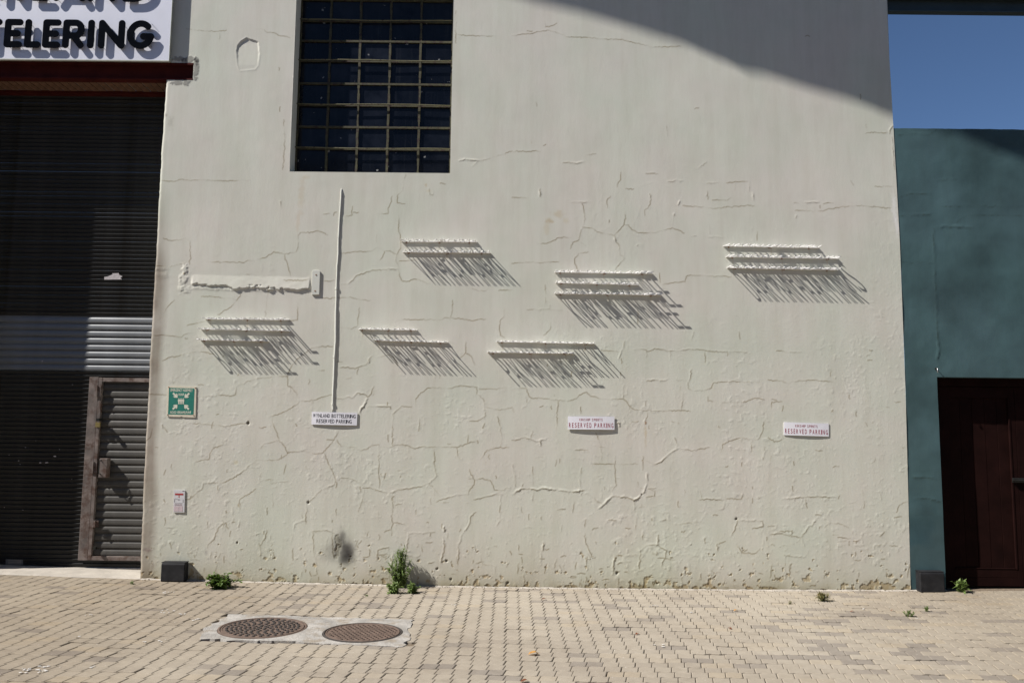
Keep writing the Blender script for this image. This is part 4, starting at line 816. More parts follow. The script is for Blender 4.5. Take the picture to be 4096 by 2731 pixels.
# ------------------------------------------------------------------ small signs
def sign_frame(c, r, quad, y, loc_y=0):
    p = [wallpt(*KP(c, r, *q), y) for q in quad]; p = [(float(a), float(b)) for a, b in p]     # TL TR BR BL
    cx = sum(q[0] for q in p) / 4; cz = sum(q[1] for q in p) / 4
    wd = ((p[1][0] - p[0][0]) + (p[2][0] - p[3][0])) / 2; ht = ((p[0][1] - p[3][1]) + (p[1][1] - p[2][1])) / 2
    an = math.atan2((p[1][1] - p[0][1] + p[2][1] - p[3][1]) / 2, wd); return cx, cz, wd, ht, an
def put(me_or_mb, name, m, parent, y=0):
    o = me_or_mb.build(name, m, parent) if isinstance(me_or_mb, MB) else shared(name, me_or_mb, parent)
    return o
SIGNS = [((1, 2), ((510, 642), (931, 655), (926, 767), (512, 762)), 'white parking plate with black lettering WYNLAND BOTTELERING under the thin conduit', 'black', .011),
         ((2, 2), ((512, 684), (941, 688), (941, 808), (514, 805)), 'white parking plate with crimson lettering right beside a small wall plug in middle of wall', 'red', .012),
         ((3, 2), ((145, 738), (560, 752), (557, 870), (148, 858)), 'white parking plate with crimson lettering nearest the teal wall', 'red', .007)]
for (cr, quad, lab, kind, off) in SIGNS:
    cx, cz, wd, ht, an = sign_frame(*cr, quad, -off)
    s = thing('parking_sign', lab, 'sign', (cx, -off, cz), 'reserved parking plates on the cream wall'); s.rotation_euler = (0, -an, 0)
    mb = MB(); seg = 10                        # plate bowed slightly off the wall
    bow = lambda x: -.006 * (1 - (2 * x / wd) ** 2) if kind == 'red' or True else 0
    v = []; f = []
    for i in range(seg + 1):
        x = -wd / 2 + wd * i / seg
        v += [(x, bow(x), -ht / 2), (x, bow(x), ht / 2), (x, bow(x) + .006, ht / 2), (x, bow(x) + .006, -ht / 2)]
    for i in range(seg):
        a = 4 * i
        for k in range(4): f.append((a + k, a + 4 + k, a + 4 + (k + 1) % 4, a + (k + 1) % 4) if False else (a + (k + 1) % 4, a + k, a + 4 + k, a + 4 + (k + 1) % 4))
    f += [(0, 1, 2, 3), (4 * seg + 3, 4 * seg + 2, 4 * seg + 1, 4 * seg)]
    mb.add(v, f); mb.build('plate', M_parkwhite, s)
    mb = MB(); mb.box(-wd * .3, wd * .3, .002, off + .004, -ht * .2, ht * .2); mb.build('mounting_pad', M_parkwhite, s)
    def line(body, m, a, b, c, d, bold, track):
        n = len(body); ws = {' ': .55, 'I': .42, 'W': 1.25, 'M': 1.2, 'N': 1.05, 'L': .82, 'E': .85}
        tot = sum(ws.get(ch, 1.0) for ch in body); x = a * wd
        for ch in body:
            cw = ws.get(ch, 1.0) / tot * (b - a) * wd
            if ch != ' ':
                me = fitted(text_mesh(ch, m, bold=bold), x + cw * track, x + cw * (1 - track), c * ht, d * ht, 0)
                xc = x + cw / 2
                o = shared('printed_letter', me, s); o.location = (0, bow(xc) - .0008, 0)
            x += cw
    if kind == 'black':
        line('WYNLAND BOTTELERING', M_ink, -.475, .465, .07, .36, .010, .07); line('RESERVED PARKING', M_ink, -.395, .385, -.36, -.06, .010, .07)
    else:
        line('KINSHIP SPIRITS', M_crimson, -.26, .25, .15, .34, .004, .2); line('RESERVED PARKING', M_crimson, -.49, .485, -.36, .0, .006, .2)
# emergency sign
def E5(x, y): return 640 + x * .1148, 1520 + y * .1148
def ep(x, y, d=0.0): a, b = wallpt(*E5(x, y), -.014); return float(a), float(b)
ec = ep(750, 750); es = thing('emergency_sign', 'green and white emergency assembly point sign with cream border at left of wall', 'sign', (ec[0], -.0065, ec[1]))
def epoly(mb, pts, y0, y1): mb.prism([(ep(*p)[0] - ec[0], ep(*p)[1] - ec[1]) for p in pts], y0, y1)
mb = MB(); epoly(mb, ((240, 1265), (690, 1280), (725, 1255), (790, 1285), (1230, 1300), (1258, 232), (258, 205)), -.002, .0045); mb.build('plate', M_cream, es)
mb = MB(); epoly(mb, ((272, 1188), (1135, 1205), (1160, 1180), (1195, 310), (1175, 285), (308, 265)), -.003, -.0022); mb.build('green_panel', M_green, es)
def arrow(tipx, tipy, ang):
    base = [(0, 0), (-62, 95), (-62, 165), (-28, 135), (-28, 205), (28, 205), (28, 135), (62, 165), (62, 95)]
    base = [(0, 0), (-105, 10), (-165, 75), (-95, 80)]
    a = math.radians(ang); pts = [(0, 0), (-78, 84), (-78, 150), (-32, 110), (-32, 230), (32, 230), (32, 110), (78, 150), (78, 84)]
    return [(tipx + x * math.cos(a) - y * math.sin(a), tipy + x * math.sin(a) + y * math.cos(a)) for x, y in pts]
for tx, ty, an in ((612, 612, 135), (850, 618, 225), (602, 850, 45), (838, 856, -45)):
    mb = MB(); epoly(mb, arrow(tx, ty, an), -.0042, -.0032); mb.build('arrow_symbol', M_signwhite, es)
for px in (654, 727, 802):
    mb = MB(); epoly(mb, [(px - 34, 672), (px + 34, 672), (px + 36, 735), (px + 24, 738), (px + 22, 838), (px + 3, 838), (px, 770), (px - 3, 838), (px - 22, 838), (px - 24, 738), (px - 36, 735)], -.0042, -.0032)
    epoly(mb, [(px + 20 * math.cos(k * .7854), 645 + 20 * math.sin(k * .7854)) for k in range(8)], -.0042, -.0032); mb.build('person_symbol', M_signwhite, es)
for body, x0, x1, y0, y1 in (('EMERGENCY ASSEMBLY', 360, 1135, 395, 305), ('POINT', 638, 832, 545, 458), ('NOOD VERSAMELPUNT', 345, 1082, 1162, 1078)):
    a = ep(x0, y0); b = ep(x1, y1)
    me = fitted(text_mesh(body, M_signwhite, bold=.02), a[0] - ec[0], b[0] - ec[0], a[1] - ec[1], b[1] - ec[1], -.0034); shared('printed_words', me, es)
for p in ((300, 245), (1220, 268), (260, 1205), (1168, 1228)):
    a = ep(*p); mb = MB(); mb.cyl((a[0] - ec[0], -.002, a[1] - ec[1]), (0, -1, 0), .005, .004, 8); mb.build('screw', M_rust, es)
# small notice
def npx(x, y): a, b = wallpt(680 + x * .0829, 1940 + y * .0829, -.010); return float(a), float(b)
nc = npx(440, 780); no = thing('notice_sign', 'narrow white notice with red heading low on wall under the green sign', 'sign', (nc[0], -.010, nc[1]))
def npoly(pts, y, th, name, m):
    mb = MB(); mb.prism([(npx(*p)[0] - nc[0], npx(*p)[1] - nc[1]) for p in pts], y - th, y); return mb.build(name, m, no)
npoly(((165, 1300), (690, 1310), (720, 245), (185, 225)), .008, .008, 'plate', M_notice)
npoly(((238, 470), (640, 475), (645, 395), (242, 385)), -.0005, .0006, 'red_heading', M_redink)
npoly(((415, 590), (455, 590), (448, 480), (420, 480)), -.0005, .0006, 'red_mark', M_redink)
npoly(((595, 290), (690, 295), (690, 258), (598, 252)), -.0005, .0006, 'corner_logo', M_greyink)
for (a, b, c, d) in ((205, 810, 232, 670), (618, 830, 640, 680), (230, 875, 600, 862), (215, 652, 360, 642), (370, 705, 470, 670)):
    npoly(((a, b), (c, b), (c, d), (a, d)), -.0005, .0006, 'printed_bar', M_greyink)
for y in (905, 935, 965): npoly(((215, y + 10), (580, y + 12), (580, y), (215, y)), -.0005, .0006, 'printed_line', M_pink)
npoly(((185, 1250), (420, 1255), (425, 1010), (195, 1010)), -.0005, .0006, 'pink_block', M_pink); npoly(((440, 1255), (610, 1258), (615, 1000), (445, 1005)), -.0005, .0006, 'pink_block', M_pink)

# ------------------------------------------------------------------ rows of cut-out letters standing out from the wall
LL, LSTRIP = .121, .0185
for gname, gdesc, rows in ROWS:
    for k, (xa, ya, xb, yb, body) in enumerate(rows):
        xa_, za = map(float, wallpt(xa, ya)); xb_, zb = map(float, wallpt(xb, yb)); Lr = math.hypot(xb_ - xa_, zb - za)
        pos = ('top', 'bottom')[k] if len(rows) == 2 else ('top', 'middle', 'bottom')[k]
        t = thing('letter_strip', '%s row of white cut-out letters, %s' % (pos, gdesc), 'letters', (xa_, 0, za), 'rows of cut-out letters standing out from the cream wall')
        t.rotation_euler = (0, -math.atan2(zb - za, xb_ - xa_), 0)
        sag = [random.uniform(-.0015, .0015) for _ in range(13)]
        sg = lambda x: float(np.interp(x / Lr * 12, range(13), sag))
        v = []; f = []
        for i in range(13):
            x = Lr * i / 12; v += [(x, .006, sag[i] - .003), (x, -LSTRIP, sag[i] - .003), (x, -LSTRIP, sag[i] + .003), (x, .006, sag[i] + .003)]
        for i in range(12):
            a = 4 * i; f += [(a + (q + 1) % 4, a + q, a + 4 + q, a + 4 + (q + 1) % 4) for q in range(4)]
        f += [(0, 1, 2, 3), (51, 50, 49, 48)]
        meshobj('backing_strip', v, f, M_strip, t)
        n = len(body); ws = {' ': .42, 'I': .5, 'W': 1.3, 'M': 1.2}
        tot = sum(ws.get(c, 1.0) for c in body); x = 0
        for c in body:
            cw = ws.get(c, 1.0) / tot * Lr
            if c != ' ':
                me = text_mesh(c, M_strip, bold=-.015, thick=.5)
                co = np.array([q.co[:] for q in me.vertices]); mn, mx = co.min(0), co.max(0)
                o = shared('letter', me, t)
                sx = cw * .82 / (mx[0] - mn[0]); sy = (LL - LSTRIP + .003) / (mx[1] - mn[1])
                # the letter lies flat: its top joins the strip, its foot points away from the wall
                o.scale = (sx, sy, .0052)
                o.location = (x + cw * .08 - mn[0] * sx, -LSTRIP + .003 - mx[1] * sy, sg(x + cw / 2) + random.gauss(0, .0002))
                o.rotation_euler = (random.gauss(0, .004), 0, random.gauss(0, .004))
            x += cw
        for fx in (.06, .5, .9)[:3 if Lr > .5 else 2]:
            mb = MB(); bx = Lr * (fx + random.uniform(-.02, .02)); mb.cyl((bx, .004, sg(bx) - .008), (0, -1, 0), .0065, .014, 8); mb.build('rusty_bolt', M_rust, t)

# ------------------------------------------------------------------ conduit on the wall
q = [kp_w(1, 1, *p) for p in ((785, 165), (782, 250), (772, 400), (765, 520), (758, 640), (757, 760), (747, 880), (742, 1000), (738, 1180), (735, 1300), (732, 1568))] + [kp_w(1, 2, *p) for p in ((722, 150), (717, 300), (712, 420), (707, 520), (706, 645))]
con = thing('cable_conduit', 'thin vertical cream painted conduit running down the wall to a parking plate', 'conduit', (q[0][0], -.01, q[-1][1]))
pts = []
for a, b in zip(q[:-1], q[1:]):
    for i in range(4): pts.append((a[0] + (b[0] - a[0]) * i / 4 + random.gauss(0, .0006), -.003 + random.gauss(0, .0006), a[1] + (b[1] - a[1]) * i / 4))
pts.append((q[-1][0], -.006, q[-1][1]))
ra = [.0085 + random.gauss(0, .0008) if i < 36 else .0108 + random.gauss(0, .0002) for i in range(len(pts))]; ra[0] = .003
mb = MB(); mb.tube(pts, ra, 10); at(con, mb, 'pipe', M_plain, smooth=True)
for k in (30, 44, 58):
    mb = MB(); p = pts[min(k, len(pts) - 2)]; mb.cyl((p[0], p[1], p[2]), (0, 0, 1), 0.0142, .022, 10); at(con, mb, 'saddle_clip', M_plain)

# ------------------------------------------------------------------ teal building and its doors
e_tl = lambda z: e_right(z) + .002
TY = .004
TZ1 = float(wallpt(2200 * S, 296 * S)[1])
TR = Relief(e_tl, lambda z: np.asarray(z, float) * 0 + 5.75, -.14, TZ1, .015)
TR.H += .007 * (fbm(TR.X, TR.Z, .3, 121, 4) - .5) + .010 * (fbm(TR.X, TR.Z * 2, .8, 123, 3) - .5) - TY
for st, P in parse(CRT): TR.crack(st * 1.2, P, rs)
TR.dk *= .6
TR.C *= (.62 + .78 * fbm(TR.X, TR.Z, .35, 125, 4))[..., None]
lowt = np.clip(1 - TR.Z / 1.1, 0, 1) * np.clip((fbm(TR.X, TR.Z, .25, 127, 4) - .42) * 4, 0, 1)
TR.C *= 1 - lowt[..., None] * np.array([.45, .22, .10])
DY = .155
dxl = float(wallpt(3768, 1950)[0]); dzt = float(wallpt(*KP(3, 2, 1900, 328))[1])
xc = (TR.X[:-1, :-1] + TR.X[1:, 1:]) / 2; zc_ = (TR.Z[:-1, :-1] + TR.Z[1:, 1:]) / 2
TR.cut |= (xc > dxl) & (zc_ < dzt)
mk = (abs(TR.X - dxl) < .0077) & (TR.Z < dzt + .01); TR.X[mk] = dxl
mk = (abs(TR.Z - dzt) < .0077) & (TR.X > dxl - .01); TR.Z[mk] = dzt
TR.Z[-1, :] += .010 * (fbm(TR.X[-1], TR.Z[-1], .12, 131, 4) - .5)
teal = thing('teal_building', 'low dark teal plastered building joined to the right of the cream wall', 'building', (6, 0, 0))
o = TR.build('wall', M_teal, None); o.parent = teal; o.matrix_parent_inverse = Matrix.Translation((-6, 0, 0))
XD1 = dxl + 1.86
mb = MB(); mb.add([(dxl, .006, -.1), (dxl, DY - .03, -.1), (dxl, DY - .03, dzt), (dxl, .006, dzt)], [(0, 1, 2, 3)])
mb.add([(dxl, .006, dzt), (dxl, DY - .03, dzt), (XD1, DY - .03, dzt), (XD1, .006, dzt)], [(0, 1, 2, 3)])
mb.box(XD1, 9.5, TY, .35, -.14, dzt); mb.box(5.75, 9.5, TY, .35, dzt + .001, TZ1 - .005); at(teal, mb, 'wall_return', mat('teal_side_paint', (.053, .098, .109), .7))
mb = MB(); mb.box(e_right(4.3) + .01, 9.5, .02, .36, TZ1 - .06, TZ1 - .008); at(teal, mb, 'parapet', bpy.data.materials['teal_side_paint'])
a, b = map(float, wallpt(*KP(3, 2, 1545, 265)))
hk = thing('wall_hook', 'small bright metal hook at top left corner of the brown door opening', 'hook', (a, 0, b))
mb = MB(); mb.tube([(0, .004, .02), (0, -.025, .018), (-.004, -.034, .0), (-.002, -.028, -.022), (.004, -.02, -.02)], .005, 7); mb.build('bent_wire', M_steel, hk, smooth=True)
mb = MB(); mb.cyl((0, .003, .018), (0, -1, 0), .013, .004, 10); mb.build('base_disc', M_bolt, hk)
# double door
D7 = lambda x, y, yy=DY: tuple(map(float, wallpt(3640 + x * .5869, 1480 + y * .5869, yy)))
gzr = gz(dxl + .4)
door = thing('double_door', 'dark red brown panelled timber double door recessed in the teal wall', 'door', (dxl + .9, DY, gzr))
dx0 = dxl + .005; mid = D7(742, 800)[0]; zt_ = dzt - .005; zbt = gzr + .012
mb = MB(); mb.box(dx0 - .05, dx0 + .07, DY - .029, DY + .06, zbt - .05, zt_ + .06); mb.box(dx0 + .07, XD1 - .07, DY - .029, DY + .06, zt_ - .08, zt_ + .06); mb.box(XD1 - .07, XD1 - .003, DY - .03, DY + .06, zbt, zt_); at(door, mb, 'door_frame', M_door, bevel=.003)
zr0 = D7(600, 1357)[1]
mb = MB(); mb.box(dx0 - .05, XD1, DY + .062, DY + .07, zbt - .05, zt_ + .06); at(door, mb, 'gap_light_blocker', M_rubber)  # unseen black panel, added so no sky shows through the door gaps
for s_, (xa, xb) in enumerate(((dx0 + .074, mid), (mid + .004, XD1 - .074))):
    mb = MB(); mb.box(xa, xa + .10, DY, DY + .045, zbt, zt_ - .085); at(door, mb, 'stile', M_door, bevel=.002)
    mb = MB(); mb.box(xb - .055, xb, DY, DY + .045, zbt, zt_ - .085); at(door, mb, 'stile', M_door, bevel=.002)
    mb = MB(); mb.box(xa + .10, xb - .055, DY, DY + .045, zbt, zbt + (zr0 - zbt) * .5); at(door, mb, 'bottom_rail', M_door, bevel=.003)
    mb = MB(); mb.box(xa + .10, xb - .055, DY, DY + .045, zbt + (zr0 - zbt) * .5 + .002, zr0); at(door, mb, 'bottom_rail', M_door, bevel=.003)
    mb = MB(); mb.box(xa + .10, xb - .055, DY, DY + .045, zt_ - .2, zt_ - .085); at(door, mb, 'top_rail', M_door, bevel=.003)
    npl = 5; w_ = (xb - .055 - xa - .10) / npl
    for i in range(npl):
        mb = MB(); mb.box(xa + .10 + i * w_ + .0015, xa + .10 + (i + 1) * w_ - .0015, DY + .014 + (i % 2) * .002, DY + .035, zr0 + .001, zt_ - .201); at(door, mb, 'plank', M_door, bevel=.002)
    mb = MB(); mb.box(xb - .073, xb - .055, DY - .006, DY + .013, zr0 + .001, zt_ - .2); mb.box(xa + .1, xb - .074, DY - .004, DY + .012, zr0 + .002, zr0 + .014); at(door, mb, 'moulding', M_door, bevel=.003)
a, b = D7(702, 765, DY - .02); c, d = D7(800, 735, DY - .02)
mb = MB(); mb.box(a, c, DY - .028, DY - .002, b, d); mb.cyl((a - .01, DY - .03, (b + d) / 2), (1, 0, 0), .009, c - a + .06, 8); at(door, mb, 'slide_bolt', M_bolt, bevel=.003)
# dark steel member high on the right
y_ = .25; za = float(wallpt(*KP(3, 0, 1100, 131), y_)[1]); zb = float(wallpt(*KP(3, 0, 1100, -5), y_)[1])
bm_ = thing('overhead_beam', 'dark steel beam against the sky running right from the cream building', 'beam', (XR + 2, y_, za))
mb = MB(); mb.box(XR - .1, XR + 6, y_, y_ + .012, za, zb); mb.box(XR - .1, XR + 6, y_ - .07, y_ - .001, za + .0, za + .012); mb.box(XR - .1, XR + 6, y_ - .07, y_ - .001, zb - .012, zb); at(bm_, mb, 'channel', M_beam)

# ------------------------------------------------------------------ ground
def strip_sheet(name, x0, x1, y0, y1, dz, m, nx=24, kind='structure'):
    v = []; f = []
    for i in range(nx + 1):
        x = x0 + (x1 - x0) * i / nx; v += [(x, y0, gz(x) + dz), (x, y1, gz(x) + dz)]
    for i in range(nx): f.append((2 * i, 2 * i + 2, 2 * i + 3, 2 * i + 1))
    o = meshobj(name, v, f, m); o['kind'] = kind; return o
strip_sheet('ground', -90, 90, -120, 60, -.16, M_street, 40)
mb = MB(); mb.box(-32, 30, -15.4, -15, -.2, 9.5); strip_sheet('added_bounce_apron', -20, 20, -14.9, -4.34, -.006, M_paver, 40); yw = mb.build('added_light_wall', mat('added_light_wall_paint', (.42, .40, .37), .9, .1, .6)); yw['kind'] = 'structure'  # unseen wall and paving behind the camera, added to block sky and bounce light
pave = strip_sheet('pavement', -7.2, 7.4, -4.35, .5, -.016, M_bed, 60)
C = .1125
def cap(cx, g0, g1):
    s_ = .011; a = .005; g = .0018
    xs = [-C / 2 + g0, -C / 4, C / 4, C / 2 - g1]
    near = [(xs[0] - s_, 0), (xs[1], a), (xs[2], -a), (xs[3] - s_, 0)]; far = [(xs[0] + s_, 0), (xs[1], a), (xs[2], -a), (xs[3] + s_, 0)]
    out = [(x + cx, -C / 2 + g + y) for x, y in near] + [(x + cx, C / 2 - g + y) for x, y in reversed(far)]
    mx = sum(p[0] for p in out) / 8; my = sum(p[1] for p in out) / 8; k = 1 - .0045 / (C / 2)
    ins = [((x - mx) * k + mx, (y - my) * k + my) for x, y in out]
    v = [(x, y, 0) for x, y in ins] + [(x, y, -.0030) for x, y in out] + [(x, y, -.03) for x, y in out]
    f = [tuple(range(8))] + [(i + 8, (i + 1) % 8 + 8, (i + 1) % 8, i) for i in range(8)] + [(i + 16, (i + 1) % 8 + 16, (i + 1) % 8 + 8, i + 8) for i in range(8)]
    return v, f
bmb = MB(); bmb.add(*cap(-C / 2, .0022, .0018)); bmb.add(*cap(C / 2, .0018, .0022))
pme = bpy.data.meshes.new('paving_block'); pme.from_pydata(bmb.v, [], bmb.f); pme.materials.append(M_paver); pme.update()
BV = np.array(bmb.v); BF = bmb.f
surr_px = [(330, 92), (600, 98), (1000, 112), (1600, 135), (2235, 150), (2195, 240), (2205, 330), (2150, 428), (1600, 408), (900, 372), (400, 366), (50, 350), (100, 250), (230, 165)]
surr = [gpt(780 + a * .3912, 2420 + b * .3912) for a, b in surr_px]
def inside(x, y, poly):
    c = False; n = len(poly)
    for i in range(n):
        a, b = poly[i], poly[(i + 1) % n]
        if (a[1] > y) != (b[1] > y) and x < (b[0] - a[0]) * (y - a[1]) / (b[1] - a[1]) + a[0]: c = not c
    return c
blocks = []; SP = [(p.x, p.y) for p in surr]
y = -.075; row = 0
while y > -4.3:
    x = -7.0 + (row % 2) * C
    while x < 7.2:
        if not (inside(x - C / 2, y, SP) and inside(x + C / 2, y, SP)): blocks.append((x, y))
        x += 2 * C
    y -= C; row += 1
def in_view(x, y):
    d = Vector((x, y, 0)) - CAMP; zc = d.dot(_f); return abs(d.dot(_r) / zc * FPX) < 2048 and abs(d.dot(_u) / zc * FPX) < 1366, zc
vis = sorted([(in_view(*b)[1], i) for i, b in enumerate(blocks) if in_view(*b)[0]]); own = set(i for _, i in vis[:300])
prs = random.Random(11); RV = []; RFa = []; RA = []
gxs = np.linspace(-7.3, 7.3, 600)
for i, (x, y) in enumerate(blocks):
    nb = prs.random(); rv = .02 + .12 * prs.random() if prs.random() < .07 + .12 * (x > 1 and y < -1) else .2 + .78 * prs.random()
    if prs.random() < .02: rv = .99
    dz = prs.gauss(0, .0016) - (.0 if prs.random() > .03 else .004); tx, ty, tz = prs.gauss(0, .010), prs.gauss(0, .008), prs.gauss(0, .006)
    jx, jy = prs.gauss(0, .0012), prs.gauss(0, .0010)
    slope = (gz(x + .1) - gz(x - .1)) / .2
    if i in own:
        o = shared('paving_block', pme, pave); o.location = (x + jx, y + jy, gz(x) + dz); o.rotation_euler = (tx, -math.atan(slope) + ty, tz); o['rnd'] = rv
    else:
        mt = np.array(Matrix.Rotation(tz, 3, 'Z') @ Matrix.Rotation(-math.atan(slope) + ty, 3, 'Y') @ Matrix.Rotation(tx, 3, 'X'))
        q = BV @ mt.T + np.array([x + jx, y + jy, gz(x) + dz]); n0 = len(RV) * len(BV)
        RV.append(q); RFa += [tuple(k + n0 for k in f) for f in BF]; RA += [rv] * len(BV)
o = meshobj('paving_blocks_beyond', np.concatenate(RV).tolist(), RFa, M_paver, pave); o['kind'] = 'stuff'
at_ = o.data.attributes.new('rnd', 'FLOAT', 'POINT'); at_.data.foreach_set('value', np.array(RA, np.float32))
# mortar fillet along the wall foot, threshold of the shutter
v = []; f = []; nf = 240
xf = np.linspace(float(xl(.1)) + .02, dxl, nf)
for x in xf:
    r1 = .016 + .012 * random.random(); z0 = gz(x); v += [(x, -.004, z0 + .006 + .007 * random.random()), (x, -r1, z0 + .0035), (x, -r1 - .012, z0 - .008)]
for i in range(nf - 1): f += [(3 * i, 3 * i + 1, 3 * i + 4, 3 * i + 3), (3 * i + 1, 3 * i + 2, 3 * i + 5, 3 * i + 4)]
o = meshobj('wall_foot_fillet', v, f, M_thresh); o['kind'] = 'structure'
th_x1 = float(xl(.1)) + .01; v = []; f = []
xs = np.linspace(XJ - .02, th_x1, 30); zt0 = float(wallpt(300, KP(0, 3, 500, 535)[1], SHY)[1])
for x in xs:
    z0 = gz(x); v += [(x, SHY + .3, z0 + .012), (x, .02, z0 + .010 + random.gauss(0, .0012)), (x, .0, z0 - .004), (x, .0, z0 - .05)]
for i in range(29):
    for k in range(3): f.append((4 * i + k, 4 * i + k + 1, 4 * i + 5 + k, 4 * i + 4 + k))
o = meshobj('threshold', v, f, M_thresh); o['kind'] = 'structure'
# ------------------------------------------------------------------ manholes
cs = thing('manhole_surround', 'pale cement slab round two manhole covers in the paving', 'concrete slab', (float(np.mean([p.x for p in surr])), float(np.mean([p.y for p in surr])), 0))
covers = []
for (u, vv, rx) in ((695, 236, 452), (1716, 284, 408)):
    c = gpt(780 + u * .3912, 2420 + vv * .3912); e = gpt(780 + (u + rx) * .3912, 2420 + vv * .3912); covers.append((c, e.x - c.x))
bm = bmesh.new(); N = 40; ring = []
P = [(p.x, p.y) for p in surr]; dense = []
for a, b in zip(P, P[1:] + P[:1]):
    n = max(2, int(math.hypot(b[0] - a[0], b[1] - a[1]) / .05))
    for i in range(n): dense.append((a[0] + (b[0] - a[0]) * i / n + random.gauss(0, .014), a[1] + (b[1] - a[1]) * i / n + random.gauss(0, .012)))
edges = []
ov = [bm.verts.new((x, y, gz(x) + .005)) for x, y in dense]; edges += [bm.edges.new((ov[i], ov[(i + 1) % len(ov)])) for i in range(len(ov))]
for c, r in covers:
    hv = [bm.verts.new((c.x + (r + .004) * math.cos(2 * math.pi * i / N), c.y + (r + .004) * math.sin(2 * math.pi * i / N), gz(c.x) + .0068)) for i in range(N)]
    edges += [bm.edges.new((hv[i], hv[(i + 1) % N])) for i in range(N)]
bmesh.ops.triangle_fill(bm, edges=edges, use_beauty=True)
for fa in bm.faces:
    if fa.normal.z < 0: fa.normal_flip()
for e in [e for e in bm.edges if e.is_boundary]:
    pass
ex = bmesh.ops.extrude_edge_only(bm, edges=[e for e in bm.edges if e.is_boundary])
for g in ex['geom']:
    if isinstance(g, bmesh.types.BMVert): g.co.z -= .05
me = bpy.data.meshes.new('slab'); bm.to_mesh(me); bm.free(); me.materials.append(M_surround); o = link(bpy.data.objects.new('slab', me), cs); o.matrix_parent_inverse = Matrix.Translation(-cs.location)
for ci, (c, r) in enumerate(covers):
    lab = ('round rusty iron manhole cover with bold knobs, left one of the pair', 'slightly smaller round manhole cover with fine knobs, right one of the pair')[ci]
    mh = thing('manhole_cover', lab, 'manhole cover', (c.x, c.y, gz(c.x) + .003), 'manhole covers in the cement slab')
    mh.rotation_euler = (0, -math.atan((gz(c.x + .1) - gz(c.x - .1)) / .2), 0)
    r0, r1 = r, r * .93
    v = []; f = []; N = 48
    for (rr, z) in ((r0, -.03), (r0, .006), (r0 - .012, .009), (r1 + .006, .007), (r1 + .004, -.014)):
        v += [(rr * math.cos(2 * math.pi * i / N), rr * math.sin(2 * math.pi * i / N), z) for i in range(N)]
    for k in range(4):
        for i in range(N): f.append((k * N + i, k * N + (i + 1) % N, (k + 1) * N + (i + 1) % N, (k + 1) * N + i))
    meshobj('frame_ring', v, f, M_irondark if ci else M_iron, mh)
    v = [(0, 0, .004)]; f = []
    for (rr, z) in ((r1 * .5, .004), (r1 - .012, .004), (r1 - .010, .008), (r1 - .002, .008), (r1, .003), (r1, -.02)):
        v += [(rr * math.cos(2 * math.pi * i / N), rr * math.sin(2 * math.pi * i / N), z) for i in range(N)]
    for i in range(N): f.append((0, 1 + i, 1 + (i + 1) % N))
    for k in range(5):
        for i in range(N): f.append((1 + k * N + i, 1 + (k + 1) * N + i, 1 + (k + 1) * N + (i + 1) % N, 1 + k * N + (i + 1) % N))
    meshobj('lid', v, f, M_iron, mh)
    mb = MB()
    if ci == 0:
        rings = 9
        for k in range(1, rings):
            rr = (r1 - .02) * k / (rings - .3); n = max(6, int(2 * math.pi * rr / .052))
            for i in range(n):
                a = 2 * math.pi * i / n + k * .2; mb.cyl((rr * math.cos(a), rr * math.sin(a), .003), (0, 0, 1), .0135, .0085, 6, .011)
    else:
        g = .041; m_ = int(r1 / g)
        for i in range(-m_, m_ + 1):
            for j in range(-m_, m_ + 1):
                x, y = i * g + (j % 2) * g / 2, j * g * .9
                if x * x + y * y < (r1 - .025) ** 2: mb.cyl((x, y, .003), (0, 0, 1), .0125, .007, 6, .010)
    o = mb.build('knobs', M_irondark if ci == 0 else M_iron, mh); o['kind'] = 'stuff'

# ------------------------------------------------------------------ bait boxes
def bait(x0, x1, zt, d, lab, zb, yb=-.004):
    b = thing('bait_box', lab, 'box', ((x0 + x1) / 2, yb, zb), 'black plastic boxes at the foot of the walls'); wd = x1 - x0; h = zt - zb
    v = []; f = []
    prof = [(-d, 0), (-d, .012), (-d * .995, h * .90), (-d * .97, h * .96), (-d * .92, h), (0, h), (0, 0)]
    mb = MB(); n = len(prof)
    v = [(-wd / 2, p[0], p[1]) for p in prof] + [(wd / 2, p[0], p[1]) for p in prof]
    f = [tuple(range(n - 1, -1, -1)), tuple(range(n, 2 * n))] + [(i, (i + 1) % n, (i + 1) % n + n, i + n) for i in range(n)]
    mb.add(v, f); mb.build('body', M_bait, b, bevel=.006)
    mb = MB(); mb.box(-wd / 2 - .004, wd / 2 + .004, -d * .93, -.002, h + .001, h + .008); mb.build('lid', M_bait, b, bevel=.002)
    for s_ in (-1, 1):
        mb = MB(); mb.box(s_ * wd * .38 - .02, s_ * wd * .38 + .02, -d * .985 - .001, -d * .95, h * .70, h * .76); mb.build('key_slot', M_rubber, b)
    return b
a = kp_w(0, 3, 1487, 460); a2 = kp_w(0, 3, 1703, 460)
sc_ = (DIST - .09) / DIST
bait(a[0] * sc_, a2[0] * sc_, CAMH + (a[1] - CAMH) * sc_ - .004, .10, 'black plastic bait box at the foot of cream wall by the shutter', gz(a[0]))
a = kp_w(3, 3, 1393, 545); a2 = kp_w(3, 3, 1614, 545)
bait(a[0] * sc_, a2[0] * sc_, CAMH + (a[1] - CAMH) * sc_ - .004, .10, 'black plastic bait box at the foot of teal wall by the door', gz(a[0]), .0)

